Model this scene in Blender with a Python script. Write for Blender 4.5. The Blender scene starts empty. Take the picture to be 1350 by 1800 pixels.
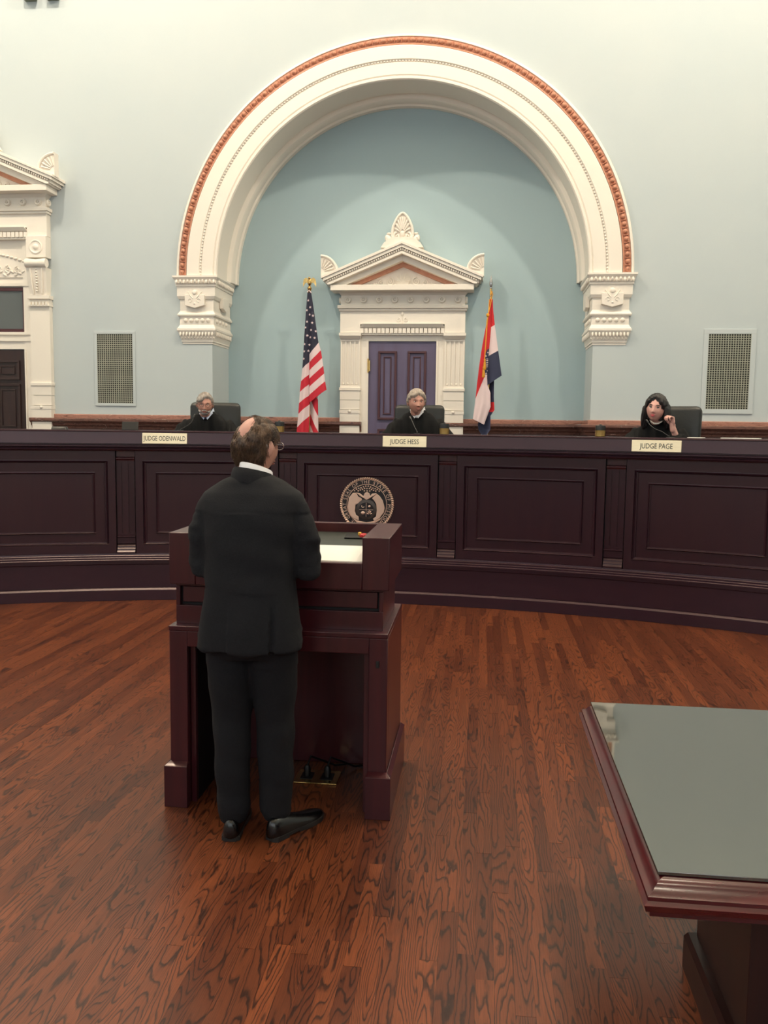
import bpy, bmesh, math, random
from mathutils import Vector, Matrix, noise
random.seed(7)
sc = bpy.context.scene
col = sc.collection
PI = math.pi
R_ = math.radians

# ------------------------------------------------------------------ camera
cam_d = bpy.data.cameras.new('camera'); cam = bpy.data.objects.new('camera', cam_d); col.objects.link(cam)
cam_d.sensor_fit = 'VERTICAL'; cam_d.sensor_height = 24.0; cam_d.lens = 24.0*1510/1800
cam_d.clip_start = 0.05; cam_d.clip_end = 100
def _cam():
    y, p, r = R_(6.4), R_(5.67), 0.0128
    f = Vector((-math.sin(y)*math.cos(p), math.cos(y)*math.cos(p), -math.sin(p)))
    r0 = Vector((math.cos(y), math.sin(y), 0)); u0 = r0.cross(f)
    rt = r0*math.cos(r)+u0*math.sin(r); up = -r0*math.sin(r)+u0*math.cos(r)
    m = Matrix((rt, up, -f)).transposed().to_4x4(); m.translation = Vector((1.045, 0, 1.63))
    cam.matrix_world = m
_cam()
sc.camera = cam

# ------------------------------------------------------------------ world, lights, exposure
vs = sc.view_settings
vs.view_transform = 'Standard'; vs.look = 'None'; vs.exposure = -1.2; vs.gamma = 1.0; vs.use_curve_mapping = False
w = bpy.data.worlds.new('world'); sc.world = w; w.use_nodes = True
w.node_tree.nodes['Background'].inputs[0].default_value = (0.75, 0.85, 1.0, 1); w.node_tree.nodes['Background'].inputs[1].default_value = 0.3
def lamp(kind, name, loc, power, color, rot=None, size=0.1, sy=None, target=None, **k):
    d = bpy.data.lights.new(name, kind); o = bpy.data.objects.new(name, d); col.objects.link(o)
    o.location = loc; d.energy = power; d.color = color
    if kind == 'AREA':
        d.shape = 'RECTANGLE'; d.size = size; d.size_y = sy or size
    elif kind in ('POINT', 'SPOT'): d.shadow_soft_size = size
    if target is not None:
        o.rotation_euler = (Vector(target)-Vector(loc)).to_track_quat('-Z', 'Y').to_euler()
    for a, b in k.items(): setattr(d, a, b)
    return o
WARM = (1.0, 0.88, 0.715); COOL = (0.80, 0.89, 1.0)
# row of warm ceiling lamps before the bench wall
for x, p in ((-6.9, 750), (-3.5, 2150), (3.5, 2150), (6.9, 900)):
    lamp('POINT', 'ceiling_lamp_light', (x, 6.5, 10.3), p, WARM, size=0.16)
# warm ceiling lamps over the well of the court
for x in (-3.5, 3.5):
    for y in (-2.0, 2.2):
        lamp('POINT', 'ceiling_lamp_light', (x, y, 10.3), 240, WARM, size=0.2)
# daylight from the tall windows behind and beside the camera
for x in (-4.6, 0.0, 4.6):
    lamp('AREA', 'window_daylight', (x, -4.75, 4.2), 170, COOL, size=1.7, sy=4.2, target=(x, 4, 3.2))
for y in (-2.0, 2.4):
    lamp('AREA', 'window_daylight', (-7.9, y, 4.2), 150, COOL, size=1.7, sy=4.2, target=(0, y+1, 2.6))

# ------------------------------------------------------------------ materials
def lin(c):
    return tuple(((v/255)/12.92 if v/255 <= .04045 else ((v/255+.055)/1.055)**2.4) for v in c)
def new_mat(name):
    m = bpy.data.materials.new(name); m.use_nodes = True
    nt = m.node_tree; b = nt.nodes['Principled BSDF']
    return m, nt, b
def link(nt, a, b): nt.links.new(a, b)
def nd(nt, t, **k):
    n = nt.nodes.new(t)
    for a, v in k.items():
        if a.startswith('i_'): n.inputs[a[2:].replace('_', ' ')].default_value = v
        else: setattr(n, a, v)
    return n
def mat(name, rgb, rough=.5, metal=0, spec=.5, coat=0, rgb2=None, nscale=8, stretch=(1, 1, 1), bump=0, bscale=60, detail=3, coat_r=.1, coord='Object'):
    m, nt, b = new_mat(name)
    b.inputs['Base Color'].default_value = (*lin(rgb), 1); b.inputs['Roughness'].default_value = rough
    b.inputs['Metallic'].default_value = metal; b.inputs['Specular IOR Level'].default_value = spec
    b.inputs['Coat Weight'].default_value = coat; b.inputs['Coat Roughness'].default_value = coat_r
    if rgb2 or bump:
        tc = nd(nt, 'ShaderNodeTexCoord'); mp = nd(nt, 'ShaderNodeMapping'); mp.inputs['Scale'].default_value = stretch
        link(nt, tc.outputs[coord], mp.inputs[0])
    if rgb2:
        n = nd(nt, 'ShaderNodeTexNoise', i_Scale=nscale, i_Detail=detail); link(nt, mp.outputs[0], n.inputs['Vector'])
        r = nd(nt, 'ShaderNodeValToRGB'); r.color_ramp.elements[0].position = .35; r.color_ramp.elements[1].position = .65
        r.color_ramp.elements[0].color = (*lin(rgb), 1); r.color_ramp.elements[1].color = (*lin(rgb2), 1)
        link(nt, n.outputs['Fac'], r.inputs[0]); link(nt, r.outputs[0], b.inputs['Base Color'])
    if bump:
        n2 = nd(nt, 'ShaderNodeTexNoise', i_Scale=bscale, i_Detail=4); link(nt, mp.outputs[0], n2.inputs['Vector'])
        bp = nd(nt, 'ShaderNodeBump', i_Strength=bump, i_Distance=.01); link(nt, n2.outputs['Fac'], bp.inputs['Height']); link(nt, bp.outputs[0], b.inputs['Normal'])
    return m
MT = {}
MT['wall'] = mat('pale_blue_plaster', (188, 198, 201), .75, bump=.05, bscale=90, rgb2=(191, 200, 202), nscale=1.2)
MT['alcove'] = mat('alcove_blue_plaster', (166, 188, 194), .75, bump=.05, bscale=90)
MT['ceil'] = mat('ceiling_plaster', (224, 214, 196), .85)
MT['cream'] = mat('cream_painted_plaster', (241, 233, 221), .5, bump=.06, bscale=40)
MT['copper'] = mat('copper_paint', (198, 142, 116), .5, rgb2=(188, 128, 102), nscale=20)
MT['wood'] = mat('dark_mahogany', (42, 21, 31), .28, spec=.48, rgb2=(46, 24, 32), nscale=3, stretch=(5, 5, .5), coat=0)
MT['wood_h'] = mat('dark_mahogany_long_grain', (43, 22, 34), .28, spec=.48, rgb2=(47, 25, 36), nscale=3, stretch=(.5, 5, 5), coat=0)
MT['cherry'] = mat('cherry_stained_mahogany', (54, 15, 23), .3, spec=.5, rgb2=(64, 20, 26), nscale=3, stretch=(9, 9, .6), coat=.2, coat_r=.2)
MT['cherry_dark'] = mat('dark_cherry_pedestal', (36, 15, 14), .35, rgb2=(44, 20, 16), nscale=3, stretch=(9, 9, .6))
MT['cherry_edge'] = mat('red_mahogany_edge', (80, 18, 23), .22, rgb2=(62, 15, 19), nscale=4, stretch=(1, 6, 6), coat=.5, coat_r=.12)
for _k in ('wood', 'wood_h', 'cherry'): MT[_k].node_tree.nodes['Principled BSDF'].inputs['Specular Tint'].default_value = (1.0, .82, .78, 1)
MT['ink'] = mat('black_laminate', (10, 8, 10), .6)
MT['leather_top'] = mat('grey_green_leather_inlay', (52, 55, 50), .35, bump=.08, bscale=160)
MT['door'] = mat('plum_painted_door', (92, 84, 112), .45, rgb2=(86, 76, 102), nscale=4, stretch=(4, 4, .5))
MT['door_mould'] = mat('dark_red_moulding', (66, 28, 34), .4)
MT['door_dark'] = mat('dark_walnut_door', (40, 24, 24), .4, rgb2=(50, 30, 27), nscale=4, stretch=(6, 6, .5))
MT['transom'] = mat('grey_transom_glass', (92, 98, 100), .15, spec=.6)
MT['vent'] = mat('painted_vent_frame', (192, 200, 202), .5)
MT['vent_bar'] = mat('vent_lattice_metal', (158, 160, 146), .5)
MT['vent_dark'] = mat('vent_duct_dark', (30, 28, 26), .9)
MT['brass'] = mat('polished_brass', (206, 172, 110), .25, metal=1)
MT['brass_plate'] = mat('brushed_brass_plate', (232, 214, 176), .32, metal=.55, rgb2=(240, 222, 186), nscale=5, stretch=(2, 40, 40))
MT['bronze'] = mat('rose_gold_bronze', (230, 198, 178), .32, metal=.55, bump=.1, bscale=60)
MT['seal_dark'] = mat('seal_dark_enamel', (24, 18, 20), .4)
MT['seal_mid'] = mat('seal_shield_grey', (70, 62, 58), .4, metal=.3)
MT['white'] = mat('white_cotton', (226, 224, 226), .8)
MT['paper'] = mat('white_paper', (240, 236, 228), .7, rgb2=(236, 231, 222), nscale=30, stretch=(1, 12, 1))
MT['suit'] = mat('charcoal_wool_suit', (25, 25, 28), .9, spec=.25, rgb2=(29, 29, 32), nscale=150, bump=.15, bscale=300)
MT['trouser'] = mat('charcoal_wool_trousers', (22, 22, 25), .9, spec=.25, rgb2=(26, 26, 29), nscale=150, bump=.15, bscale=300)
MT['robe'] = mat('black_judicial_robe', (13, 13, 14), .85, spec=.25, bump=.1, bscale=80)
MT['skin'] = mat('light_skin', (204, 152, 134), .5, rgb2=(196, 142, 124), nscale=25)
MT['skin2'] = mat('pale_pink_skin', (216, 166, 152), .5, rgb2=(210, 158, 146), nscale=25)
MT['lip'] = mat('lip_skin', (176, 112, 102), .45)
MT['lip2'] = mat('rose_lip', (190, 76, 88), .4)
MT['eye'] = mat('eye_white', (214, 205, 198), .3)
MT['iris'] = mat('dark_iris', (40, 28, 24), .2)
MT['brow_dark'] = mat('dark_brow', (40, 28, 26), .8)
MT['brow_grey'] = mat('grey_brow', (140, 112, 100), .8)
MT['hair_grey'] = mat('silver_hair', (186, 174, 160), .6, rgb2=(146, 132, 120), nscale=30, stretch=(3, 1, 1), bump=.5, bscale=120)
MT['hair_grey2'] = mat('grey_hair', (180, 172, 164), .6, rgb2=(126, 114, 104), nscale=22, stretch=(3, 1, 1), bump=.5, bscale=120)
MT['beard_grey'] = mat('pale_grey_beard', (206, 198, 190), .7, rgb2=(170, 160, 152), nscale=40, bump=.4, bscale=150)
MT['hair_brown'] = mat('brown_hair', (98, 72, 50), .6, rgb2=(58, 42, 32), nscale=40, bump=.4, bscale=140)
MT['hair_black'] = mat('black_hair', (18, 14, 15), .45, rgb2=(26, 20, 20), nscale=30, stretch=(6, 6, .6), bump=.3, bscale=90)
MT['leather'] = mat('black_leather', (24, 26, 26), .42, spec=.45, bump=.15, bscale=110)
MT['shoe'] = mat('polished_black_leather', (12, 11, 12), .22, spec=.6)
MT['sole'] = mat('shoe_sole', (30, 26, 24), .7)
MT['black'] = mat('black_plastic', (14, 14, 15), .4)
MT['chrome'] = mat('steel', (170, 170, 172), .25, metal=1)
MT['gold_cup'] = mat('gold_band', (190, 158, 96), .3, metal=.9)
MT['gold_cord'] = mat('gold_cord', (214, 150, 40), .6)
MT['f_red'] = mat('flag_red', (190, 32, 52), .75); MT['f_white'] = mat('flag_white', (226, 204, 206), .75)
MT['f_navy'] = mat('flag_navy', (28, 30, 52), .75); MT['f_red2'] = mat('flag_bright_red', (196, 30, 40), .75)
MT['f_blue2'] = mat('flag_deep_blue', (38, 44, 72), .75)
MT['pearl'] = mat('pearl', (232, 222, 208), .2, coat=.5)
MT['red'] = mat('red_plastic', (190, 40, 40), .4); MT['amber'] = mat('amber_plastic', (220, 170, 60), .4)
MT['navy_tie'] = mat('navy_tie', (30, 34, 60), .6); MT['blue_shirt'] = mat('pale_blue_shirt', (196, 206, 226), .8)
MT['taupe'] = mat('taupe_upholstery', (120, 104, 98), .7)
MT['tab'] = mat('grey_green_metal', (112, 120, 104), .6)
MT['platform'] = mat('platform_carpet', (70, 52, 50), .95)
MT['window_day'] = mat('window_glass_day', (210, 222, 235), .2)

def marble(name='red_brown_marble', c0=(52, 38, 36), c1=(116, 80, 70), c2=(84, 58, 52), c3=(206, 172, 156)):
    m, nt, b = new_mat(name)
    tc = nd(nt, 'ShaderNodeTexCoord'); n = nd(nt, 'ShaderNodeTexNoise', i_Scale=5.0, i_Detail=8.0, i_Roughness=.7, i_Distortion=1.2)
    mp = nd(nt, 'ShaderNodeMapping'); mp.inputs['Scale'].default_value = (1, 1, 3)
    link(nt, tc.outputs['Object'], mp.inputs[0]); link(nt, mp.outputs[0], n.inputs['Vector'])
    r = nd(nt, 'ShaderNodeValToRGB'); e = r.color_ramp.elements
    e[0].position = .3; e[0].color = (*lin(c0), 1); e[1].position = .72; e[1].color = (*lin(c3), 1)
    x = e.new(.5); x.color = (*lin(c1), 1); x = e.new(.6); x.color = (*lin(c2), 1)
    link(nt, n.outputs['Fac'], r.inputs[0]); link(nt, r.outputs[0], b.inputs['Base Color'])
    b.inputs['Roughness'].default_value = .25
    return m
MT['marble'] = marble()
MT['marble_pale'] = marble('pink_veined_marble', (96, 62, 54), (178, 130, 114), (150, 104, 90), (226, 198, 182))

def floor_mat():
    m, nt, b = new_mat('stained_oak_strip')
    uv = nd(nt, 'ShaderNodeUVMap'); sp = nd(nt, 'ShaderNodeSeparateXYZ'); link(nt, uv.outputs[0], sp.inputs[0])
    def math_(op, a, bb=None, c=None):
        n = nd(nt, 'ShaderNodeMath', operation=op)
        for i, v in enumerate((a, bb, c)):
            if v is None: continue
            if isinstance(v, (int, float)): n.inputs[i].default_value = v
            else: link(nt, v, n.inputs[i])
        return n.outputs[0]
    u, v = sp.outputs[0], sp.outputs[1]
    idn = math_('FLOOR', v); fr = math_('SUBTRACT', v, idn)
    def vec(a, b_, c):
        n = nd(nt, 'ShaderNodeCombineXYZ')
        for i, q in enumerate((a, b_, c)):
            if isinstance(q, (int, float)): n.inputs[i].default_value = q
            else: link(nt, q, n.inputs[i])
        return n.outputs[0]
    wn = nd(nt, 'ShaderNodeTexWhiteNoise', noise_dimensions='1D'); link(nt, idn, wn.inputs['W'])
    # growth-ring contours
    g = nd(nt, 'ShaderNodeTexNoise', i_Scale=1.0, i_Detail=1.2, i_Roughness=.45)
    link(nt, vec(math_('MULTIPLY', u, 1.3), math_('MULTIPLY', fr, 12.0), math_('MULTIPLY', idn, 7.31)), g.inputs['Vector'])
    wob = nd(nt, 'ShaderNodeTexNoise', i_Scale=1.0, i_Detail=2.0)
    link(nt, vec(math_('MULTIPLY', u, 14.0), math_('MULTIPLY', fr, 40.0), idn), wob.inputs['Vector'])
    wn2 = nd(nt, 'ShaderNodeTexWhiteNoise', noise_dimensions='1D'); link(nt, math_('ADD', idn, .5), wn2.inputs['W'])
    h = math_('ADD', math_('MULTIPLY', g.outputs['Fac'], 19.0), math_('MULTIPLY', wob.outputs['Fac'], 0.9))
    h = math_('ADD', h, math_('MULTIPLY', math_('MULTIPLY', fr, 50.0), math_('MULTIPLY', wn2.outputs['Value'], wn2.outputs['Value'])))
    ring = math_('FRACT', h)
    rr = nd(nt, 'ShaderNodeValToRGB'); e = rr.color_ramp.elements
    e[0].position = 0.0; e[0].color = (0, 0, 0, 1); e[1].position = 1.0; e[1].color = (.3, .3, .3, 1)
    x = e.new(.12); x.color = (.12, .12, .12, 1); x = e.new(.30); x.color = (.88, .88, .88, 1); x = e.new(.88); x.color = (1, 1, 1, 1)
    link(nt, ring, rr.inputs[0])
    por = nd(nt, 'ShaderNodeTexNoise', i_Scale=1.0, i_Detail=3.0)
    link(nt, vec(math_('MULTIPLY', u, 9.0), math_('MULTIPLY', fr, 420.0), idn), por.inputs['Vector'])
    pr = nd(nt, 'ShaderNodeMapRange', i_From_Min=.35, i_From_Max=.65, i_To_Min=.74, i_To_Max=1.12); link(nt, por.outputs['Fac'], pr.inputs[0])
    mx = nd(nt, 'ShaderNodeMix', data_type='RGBA'); link(nt, rr.outputs[0], mx.inputs[0])
    mx.inputs[6].default_value = (*lin((46, 22, 14)), 1); mx.inputs[7].default_value = (*lin((109, 58, 33)), 1)
    tint = nd(nt, 'ShaderNodeValToRGB'); e = tint.color_ramp.elements
    e[0].color = (.58, .5, .48, 1); e[1].color = (1.18, 1.12, 1.0, 1); x = e.new(.5); x.color = (.88, .84, .82, 1)
    link(nt, wn.outputs['Value'], tint.inputs[0])
    m1 = nd(nt, 'ShaderNodeMix', data_type='RGBA', blend_type='MULTIPLY'); m1.inputs[0].default_value = 1
    link(nt, mx.outputs[2], m1.inputs[6]); link(nt, tint.outputs[0], m1.inputs[7])
    m2 = nd(nt, 'ShaderNodeVectorMath', operation='SCALE'); link(nt, m1.outputs[2], m2.inputs[0]); link(nt, pr.outputs[0], m2.inputs['Scale'])
    link(nt, m2.outputs[0], b.inputs['Base Color'])
    b.inputs['Roughness'].default_value = .34; b.inputs['Specular IOR Level'].default_value = .4
    bp = nd(nt, 'ShaderNodeBump', i_Strength=.08, i_Distance=.004); link(nt, por.outputs['Fac'], bp.inputs['Height']); link(nt, bp.outputs[0], b.inputs['Normal'])
    return m
MT['floor'] = floor_mat()
def glass_top():
    m, nt, b = new_mat('reflective_table_glass')
    b.inputs['Base Color'].default_value = (*lin((50, 53, 46)), 1); b.inputs['Roughness'].default_value = .03
    b.inputs['IOR'].default_value = 2.25; b.inputs['Specular IOR Level'].default_value = .5
    return m
MT['glass_top'] = glass_top()

# ------------------------------------------------------------------ mesh helpers
class MB:
    def __init__(s): s.v = []; s.f = []; s.m = []
    def add(s, vs_, fs, mi=0):
        o = len(s.v); s.v += [tuple(q) for q in vs_]; s.f += [tuple(i+o for i in f) for f in fs]; s.m += [mi]*len(fs); return s
    def bx(s, x0, x1, y0, y1, z0, z1, mi=0):
        return s.add([(x0, y0, z0), (x1, y0, z0), (x1, y1, z0), (x0, y1, z0), (x0, y0, z1), (x1, y0, z1), (x1, y1, z1), (x0, y1, z1)],
                     [(0, 3, 2, 1), (4, 5, 6, 7), (0, 1, 5, 4), (1, 2, 6, 5), (2, 3, 7, 6), (3, 0, 4, 7)], mi)
    def loft(s, rings, cap=True, mi=0, closed=True):
        n = len(rings[0]); vs_ = [p for r in rings for p in r]; fs = []
        for i in range(len(rings)-1):
            for j in range(n if closed else n-1):
                k = (j+1) % n; fs.append((i*n+j, i*n+k, (i+1)*n+k, (i+1)*n+j))
        if cap: fs.append(tuple(range(n-1, -1, -1))); fs.append(tuple((len(rings)-1)*n+j for j in range(n)))
        return s.add(vs_, fs, mi)
    def prism(s, poly, y0, y1, mi=0):      # poly in XZ, extruded along Y
        return s.loft([[(x, y0, z) for x, z in poly], [(x, y1, z) for x, z in poly]], True, mi)
    def prismz(s, poly, z0, z1, mi=0):
        return s.loft([[(x, y, z0) for x, y in poly], [(x, y, z1) for x, y in poly]], True, mi)
    def tube(s, path, r, n=8, mi=0, cap=True, flat=1.0):
        path = [Vector(p) for p in path]; k = len(path); rs = r if isinstance(r, (list, tuple)) else [r]*k
        rings = []; prev = None
        for i in range(k):
            t = (path[min(i+1, k-1)]-path[max(i-1, 0)]).normalized()
            if prev is None:
                a = Vector((0, 0, 1)) if abs(t.z) < .9 else Vector((1, 0, 0)); u = t.cross(a).normalized()
            else: u = (prev-t*prev.dot(t)).normalized()
            prev = u; v2 = t.cross(u)
            rings.append([path[i]+(u*math.cos(2*PI*j/n)+v2*math.sin(2*PI*j/n)*flat)*rs[i] for j in range(n)])
        return s.loft(rings, cap, mi)
    def limb(s, path, rs, n=16, mi=0):     # tube with rounded ends
        path = [Vector(p) for p in path]
        d0 = (path[0]-path[1]).normalized(); d1 = (path[-1]-path[-2]).normalized()
        pts = [path[0]+d0*rs[0]*.95, path[0]+d0*rs[0]*.6]+path+[path[-1]+d1*rs[-1]*.6, path[-1]+d1*rs[-1]*.95]
        rr = [rs[0]*.3, rs[0]*.8]+list(rs)+[rs[-1]*.8, rs[-1]*.3]
        return s.tube(pts, rr, n, mi)
    def ell(s, c, r, nu=16, nv=10, mi=0, M=None):
        c = Vector(c); r = (r, r, r) if isinstance(r, (int, float)) else r
        vs_ = []; fs = []
        def P(x, y, z):
            p = Vector((x*r[0], y*r[1], z*r[2]))
            return c+(M @ p if M else p)
        vs_.append(P(0, 0, 1))
        for i in range(1, nv):
            t = PI*i/nv
            for j in range(nu): a = 2*PI*j/nu; vs_.append(P(math.sin(t)*math.cos(a), math.sin(t)*math.sin(a), math.cos(t)))
        vs_.append(P(0, 0, -1)); L = len(vs_)-1
        for j in range(nu):
            k = (j+1) % nu
            fs.append((0, 1+j, 1+k)); fs.append((L, 1+(nv-2)*nu+k, 1+(nv-2)*nu+j))
            for i in range(nv-2): fs.append((1+i*nu+j, 1+(i+1)*nu+j, 1+(i+1)*nu+k, 1+i*nu+k))
        return s.add(vs_, fs, mi)
    def lathe(s, prof, c=(0, 0, 0), n=24, mi=0, M=None):   # prof: (r, h) along local z
        c = Vector(c)
        rings = []
        for r, h in prof:
            ring = []
            for j in range(n):
                p = Vector((r*math.cos(2*PI*j/n), r*math.sin(2*PI*j/n), h)); ring.append(c+(M @ p if M else p))
            rings.append(ring)
        return s.loft(rings, True, mi)
    def xf(s, M):
        s.v = [tuple(M @ Vector(p)) for p in s.v]; return s
    def mesh(s, name, mats, smooth=True, angle=38):
        me = bpy.data.meshes.new(name); me.from_pydata(s.v, [], s.f)
        for m in (mats if isinstance(mats, (list, tuple)) else [mats]): me.materials.append(MT[m] if isinstance(m, str) else m)
        if len(me.materials) > 1: me.polygons.foreach_set('material_index', s.m)
        bm = bmesh.new(); bm.from_mesh(me); bmesh.ops.recalc_face_normals(bm, faces=bm.faces[:]); bm.to_mesh(me); bm.free()
        if smooth:
            me.polygons.foreach_set('use_smooth', [True]*len(me.polygons)); me.set_sharp_from_angle(angle=R_(angle))
        me.update(); return me
    def build(s, name, mats, parent=None, smooth=True, bevel=0, angle=38):
        o = bpy.data.objects.new(name, s.mesh(name, mats, smooth, angle)); col.objects.link(o)
        if parent: o.parent = parent
        if bevel:
            b = o.modifiers.new('bevel', 'BEVEL'); b.width = bevel; b.segments = 2; b.limit_method = 'ANGLE'; b.angle_limit = R_(40)
        return o
def inst(me, name, loc, parent=None, rot=(0, 0, 0), scale=(1, 1, 1)):
    o = bpy.data.objects.new(name, me); col.objects.link(o); o.location = loc; o.rotation_euler = rot; o.scale = scale
    if parent: o.parent = parent
    return o
def empty(name, loc=(0, 0, 0)):
    o = bpy.data.objects.new(name, None); col.objects.link(o); o.location = loc; o.empty_display_size = .05; return o
def tag(o, label, cat, group=None, kind=None):
    o['label'] = label; o['category'] = cat
    if group: o['group'] = group
    if kind: o['kind'] = kind
    return o
TMP = bpy.data.scenes.new('scratch')
def evaluated_mesh(o):
    vl = TMP.view_layers[0]; vl.update(); dg = vl.depsgraph
    return bpy.data.meshes.new_from_object(o.evaluated_get(dg))
def remesh(mb, voxel, smooth=4, fn=None):
    me = bpy.data.meshes.new('tmp'); me.from_pydata(mb.v, [], mb.f)
    bm = bmesh.new(); bm.from_mesh(me); bmesh.ops.recalc_face_normals(bm, faces=bm.faces[:]); bm.to_mesh(me); bm.free()
    o = bpy.data.objects.new('tmp', me); TMP.collection.objects.link(o)
    a = o.modifiers.new('r', 'REMESH'); a.mode = 'VOXEL'; a.voxel_size = voxel
    if smooth: b = o.modifiers.new('s', 'SMOOTH'); b.factor = .5; b.iterations = smooth
    r = evaluated_mesh(o)
    bpy.data.objects.remove(o); bpy.data.meshes.remove(me)
    if fn:
        n = len(r.vertices); co = [0.0]*(3*n); no = [0.0]*(3*n); r.vertices.foreach_get('co', co); r.vertex_normals.foreach_get('vector', no)
        out = []
        for i in range(0, 3*n, 3): out.extend(fn(Vector(co[i:i+3]), Vector(no[i:i+3])))
        r.vertices.foreach_set('co', out)
    r.polygons.foreach_set('use_smooth', [True]*len(r.polygons)); r.update(); return r
def meshobj(name, me, m, parent=None):
    me.materials.clear(); me.materials.append(MT[m]); me.name = name
    o = bpy.data.objects.new(name, me); col.objects.link(o)
    if parent: o.parent = parent
    return o
def sring(c, rx, ry, n=36, e=2.4, rot=0):
    out = []
    for j in range(n):
        t = 2*PI*j/n; ct, st = math.cos(t), math.sin(t)
        x = rx*math.copysign(abs(ct)**(2/e), ct); y = ry*math.copysign(abs(st)**(2/e), st)
        out.append((c[0]+x*math.cos(rot)-y*math.sin(rot), c[1]+x*math.sin(rot)+y*math.cos(rot), c[2]))
    return out
def sweep(path, prof, mb=None, mi=0):
    # mitred sweep of an open 2-D path; prof = closed list of (out, z), out measured to the right of travel
    mb = mb or MB(); n = len(path); rings = []
    for i, p in enumerate(path):
        p = Vector(p)
        d0 = (p-Vector(path[i-1])).normalized() if i else None
        d1 = (Vector(path[i+1])-p).normalized() if i < n-1 else None
        n0 = Vector((d0.y, -d0.x)) if d0 else None; n1 = Vector((d1.y, -d1.x)) if d1 else None
        if n0 and n1: m = (n0+n1); m = m/ max(m.dot(n0), .2)
        else: m = n0 or n1
        rings.append([(p.x+m.x*o, p.y+m.y*o, z) for o, z in prof])
    return mb.loft(rings, True, mi)
def text_mesh(txt, size, mt, extrude=.001, align='CENTER'):
    cu = bpy.data.curves.new('txt', 'FONT'); cu.body = txt; cu.size = size; cu.extrude = extrude; cu.align_x = align; cu.align_y = 'CENTER'; cu.resolution_u = 3
    o = bpy.data.objects.new('txt', cu); TMP.collection.objects.link(o)
    me = evaluated_mesh(o)
    bpy.data.objects.remove(o); bpy.data.curves.remove(cu)
    me.materials.clear(); me.materials.append(MT[mt]); return me

# ------------------------------------------------------------------ room shell
WY, AY = 10.6, 11.3          # bench wall and back of its alcove
PX, SZ = 2.335, 3.46         # half width of the alcove, springing height of the arch
CEIL = 10.8
def structure(o, label, cat): return tag(o, label, cat, kind='structure')

def build_far_wall():
    mb = MB(); n = 48; RH = PX; z1 = CEIL
    mb.add([(-8, WY, 0), (-PX, WY, 0), (-PX, WY, z1), (-8, WY, z1)], [(0, 1, 2, 3)])
    mb.add([(PX, WY, 0), (8, WY, 0), (8, WY, z1), (PX, WY, z1)], [(0, 1, 2, 3)])
    arc = [(RH*math.cos(PI-PI*i/n), SZ+RH*math.sin(PI-PI*i/n)) for i in range(n+1)]
    vs_ = []; fs = []
    for x, z in arc: vs_ += [(x, WY, z), (x*PX/RH, WY, z1)]
    for i in range(n): fs.append((2*i, 2*i+2, 2*i+3, 2*i+1))
    mb.add(vs_, fs)
    # reveals
    for s in (-1, 1): mb.add([(s*PX, WY, 0), (s*PX, AY, 0), (s*PX, AY, SZ), (s*PX, WY, SZ)], [(0, 1, 2, 3)])
    return structure(mb.build('wall_far', 'wall', smooth=False), 'pale blue plaster wall behind the bench with a big arched alcove', 'wall')
build_far_wall()
mb = MB(); mb.bx(-3.2, 3.2, AY, AY+.12, 0, 6.6)
structure(mb.build('wall_alcove', 'alcove', smooth=False), 'blue plaster back wall inside the arched alcove', 'wall')
mb = MB(); mb.bx(-8.15, -8, -5, WY, 0, CEIL); structure(mb.build('wall_left', 'wall', smooth=False), 'plain side wall with tall windows, out of frame', 'wall')
mb = MB(); mb.bx(8, 8.15, -5, WY, 0, CEIL); structure(mb.build('wall_right', 'wall', smooth=False), 'plain side wall without windows, out of frame', 'wall')
mb = MB(); mb.bx(-8, 8, -5.15, -5, 0, CEIL); structure(mb.build('wall_near', 'wall', smooth=False), 'plain wall behind the camera with three tall windows', 'wall')
mb = MB(); mb.bx(-8.15, 8.15, -5.15, WY+.85, CEIL, CEIL+.15); structure(mb.build('ceiling', 'ceil', smooth=False), 'plain cream plaster ceiling high above the court', 'ceiling')
def room_window(n, M):
    e = empty('window_%d' % n); structure(e, 'tall paned daylight window %s of the room, out of frame' % ('in the rear wall' if n < 4 else 'in the side wall'), 'window')
    e.matrix_world = M
    e['group'] = 'tall daylight windows'
    f = MB(); f.bx(-1.0, 1.0, -.06, 0, 1.95, 2.08).bx(-1.0, 1.0, -.06, 0, 6.35, 6.45).bx(-1.0, -.88, -.06, 0, 2.08, 6.35).bx(.88, 1.0, -.06, 0, 2.08, 6.35)
    f.build('window_frame', 'cream', e)
    for i in range(2):
        for j in range(4):
            g = MB(); g.bx(-.86+i*.87, -.01+i*.87, -.02, -.01, 2.1+j*1.06, 3.13+j*1.06); g.build('pane', 'window_day', e, smooth=False)
for i, x in enumerate((-4.6, 0, 4.6)): room_window(i+1, Matrix.Translation((x, -4.99, 0)) @ Matrix.Rotation(PI, 4, 'Z'))
for i, y in enumerate((-2.0, 2.4)): room_window(i+4, Matrix.Translation((-7.99, y, 0)) @ Matrix.Rotation(PI/2, 4, 'Z'))

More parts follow.
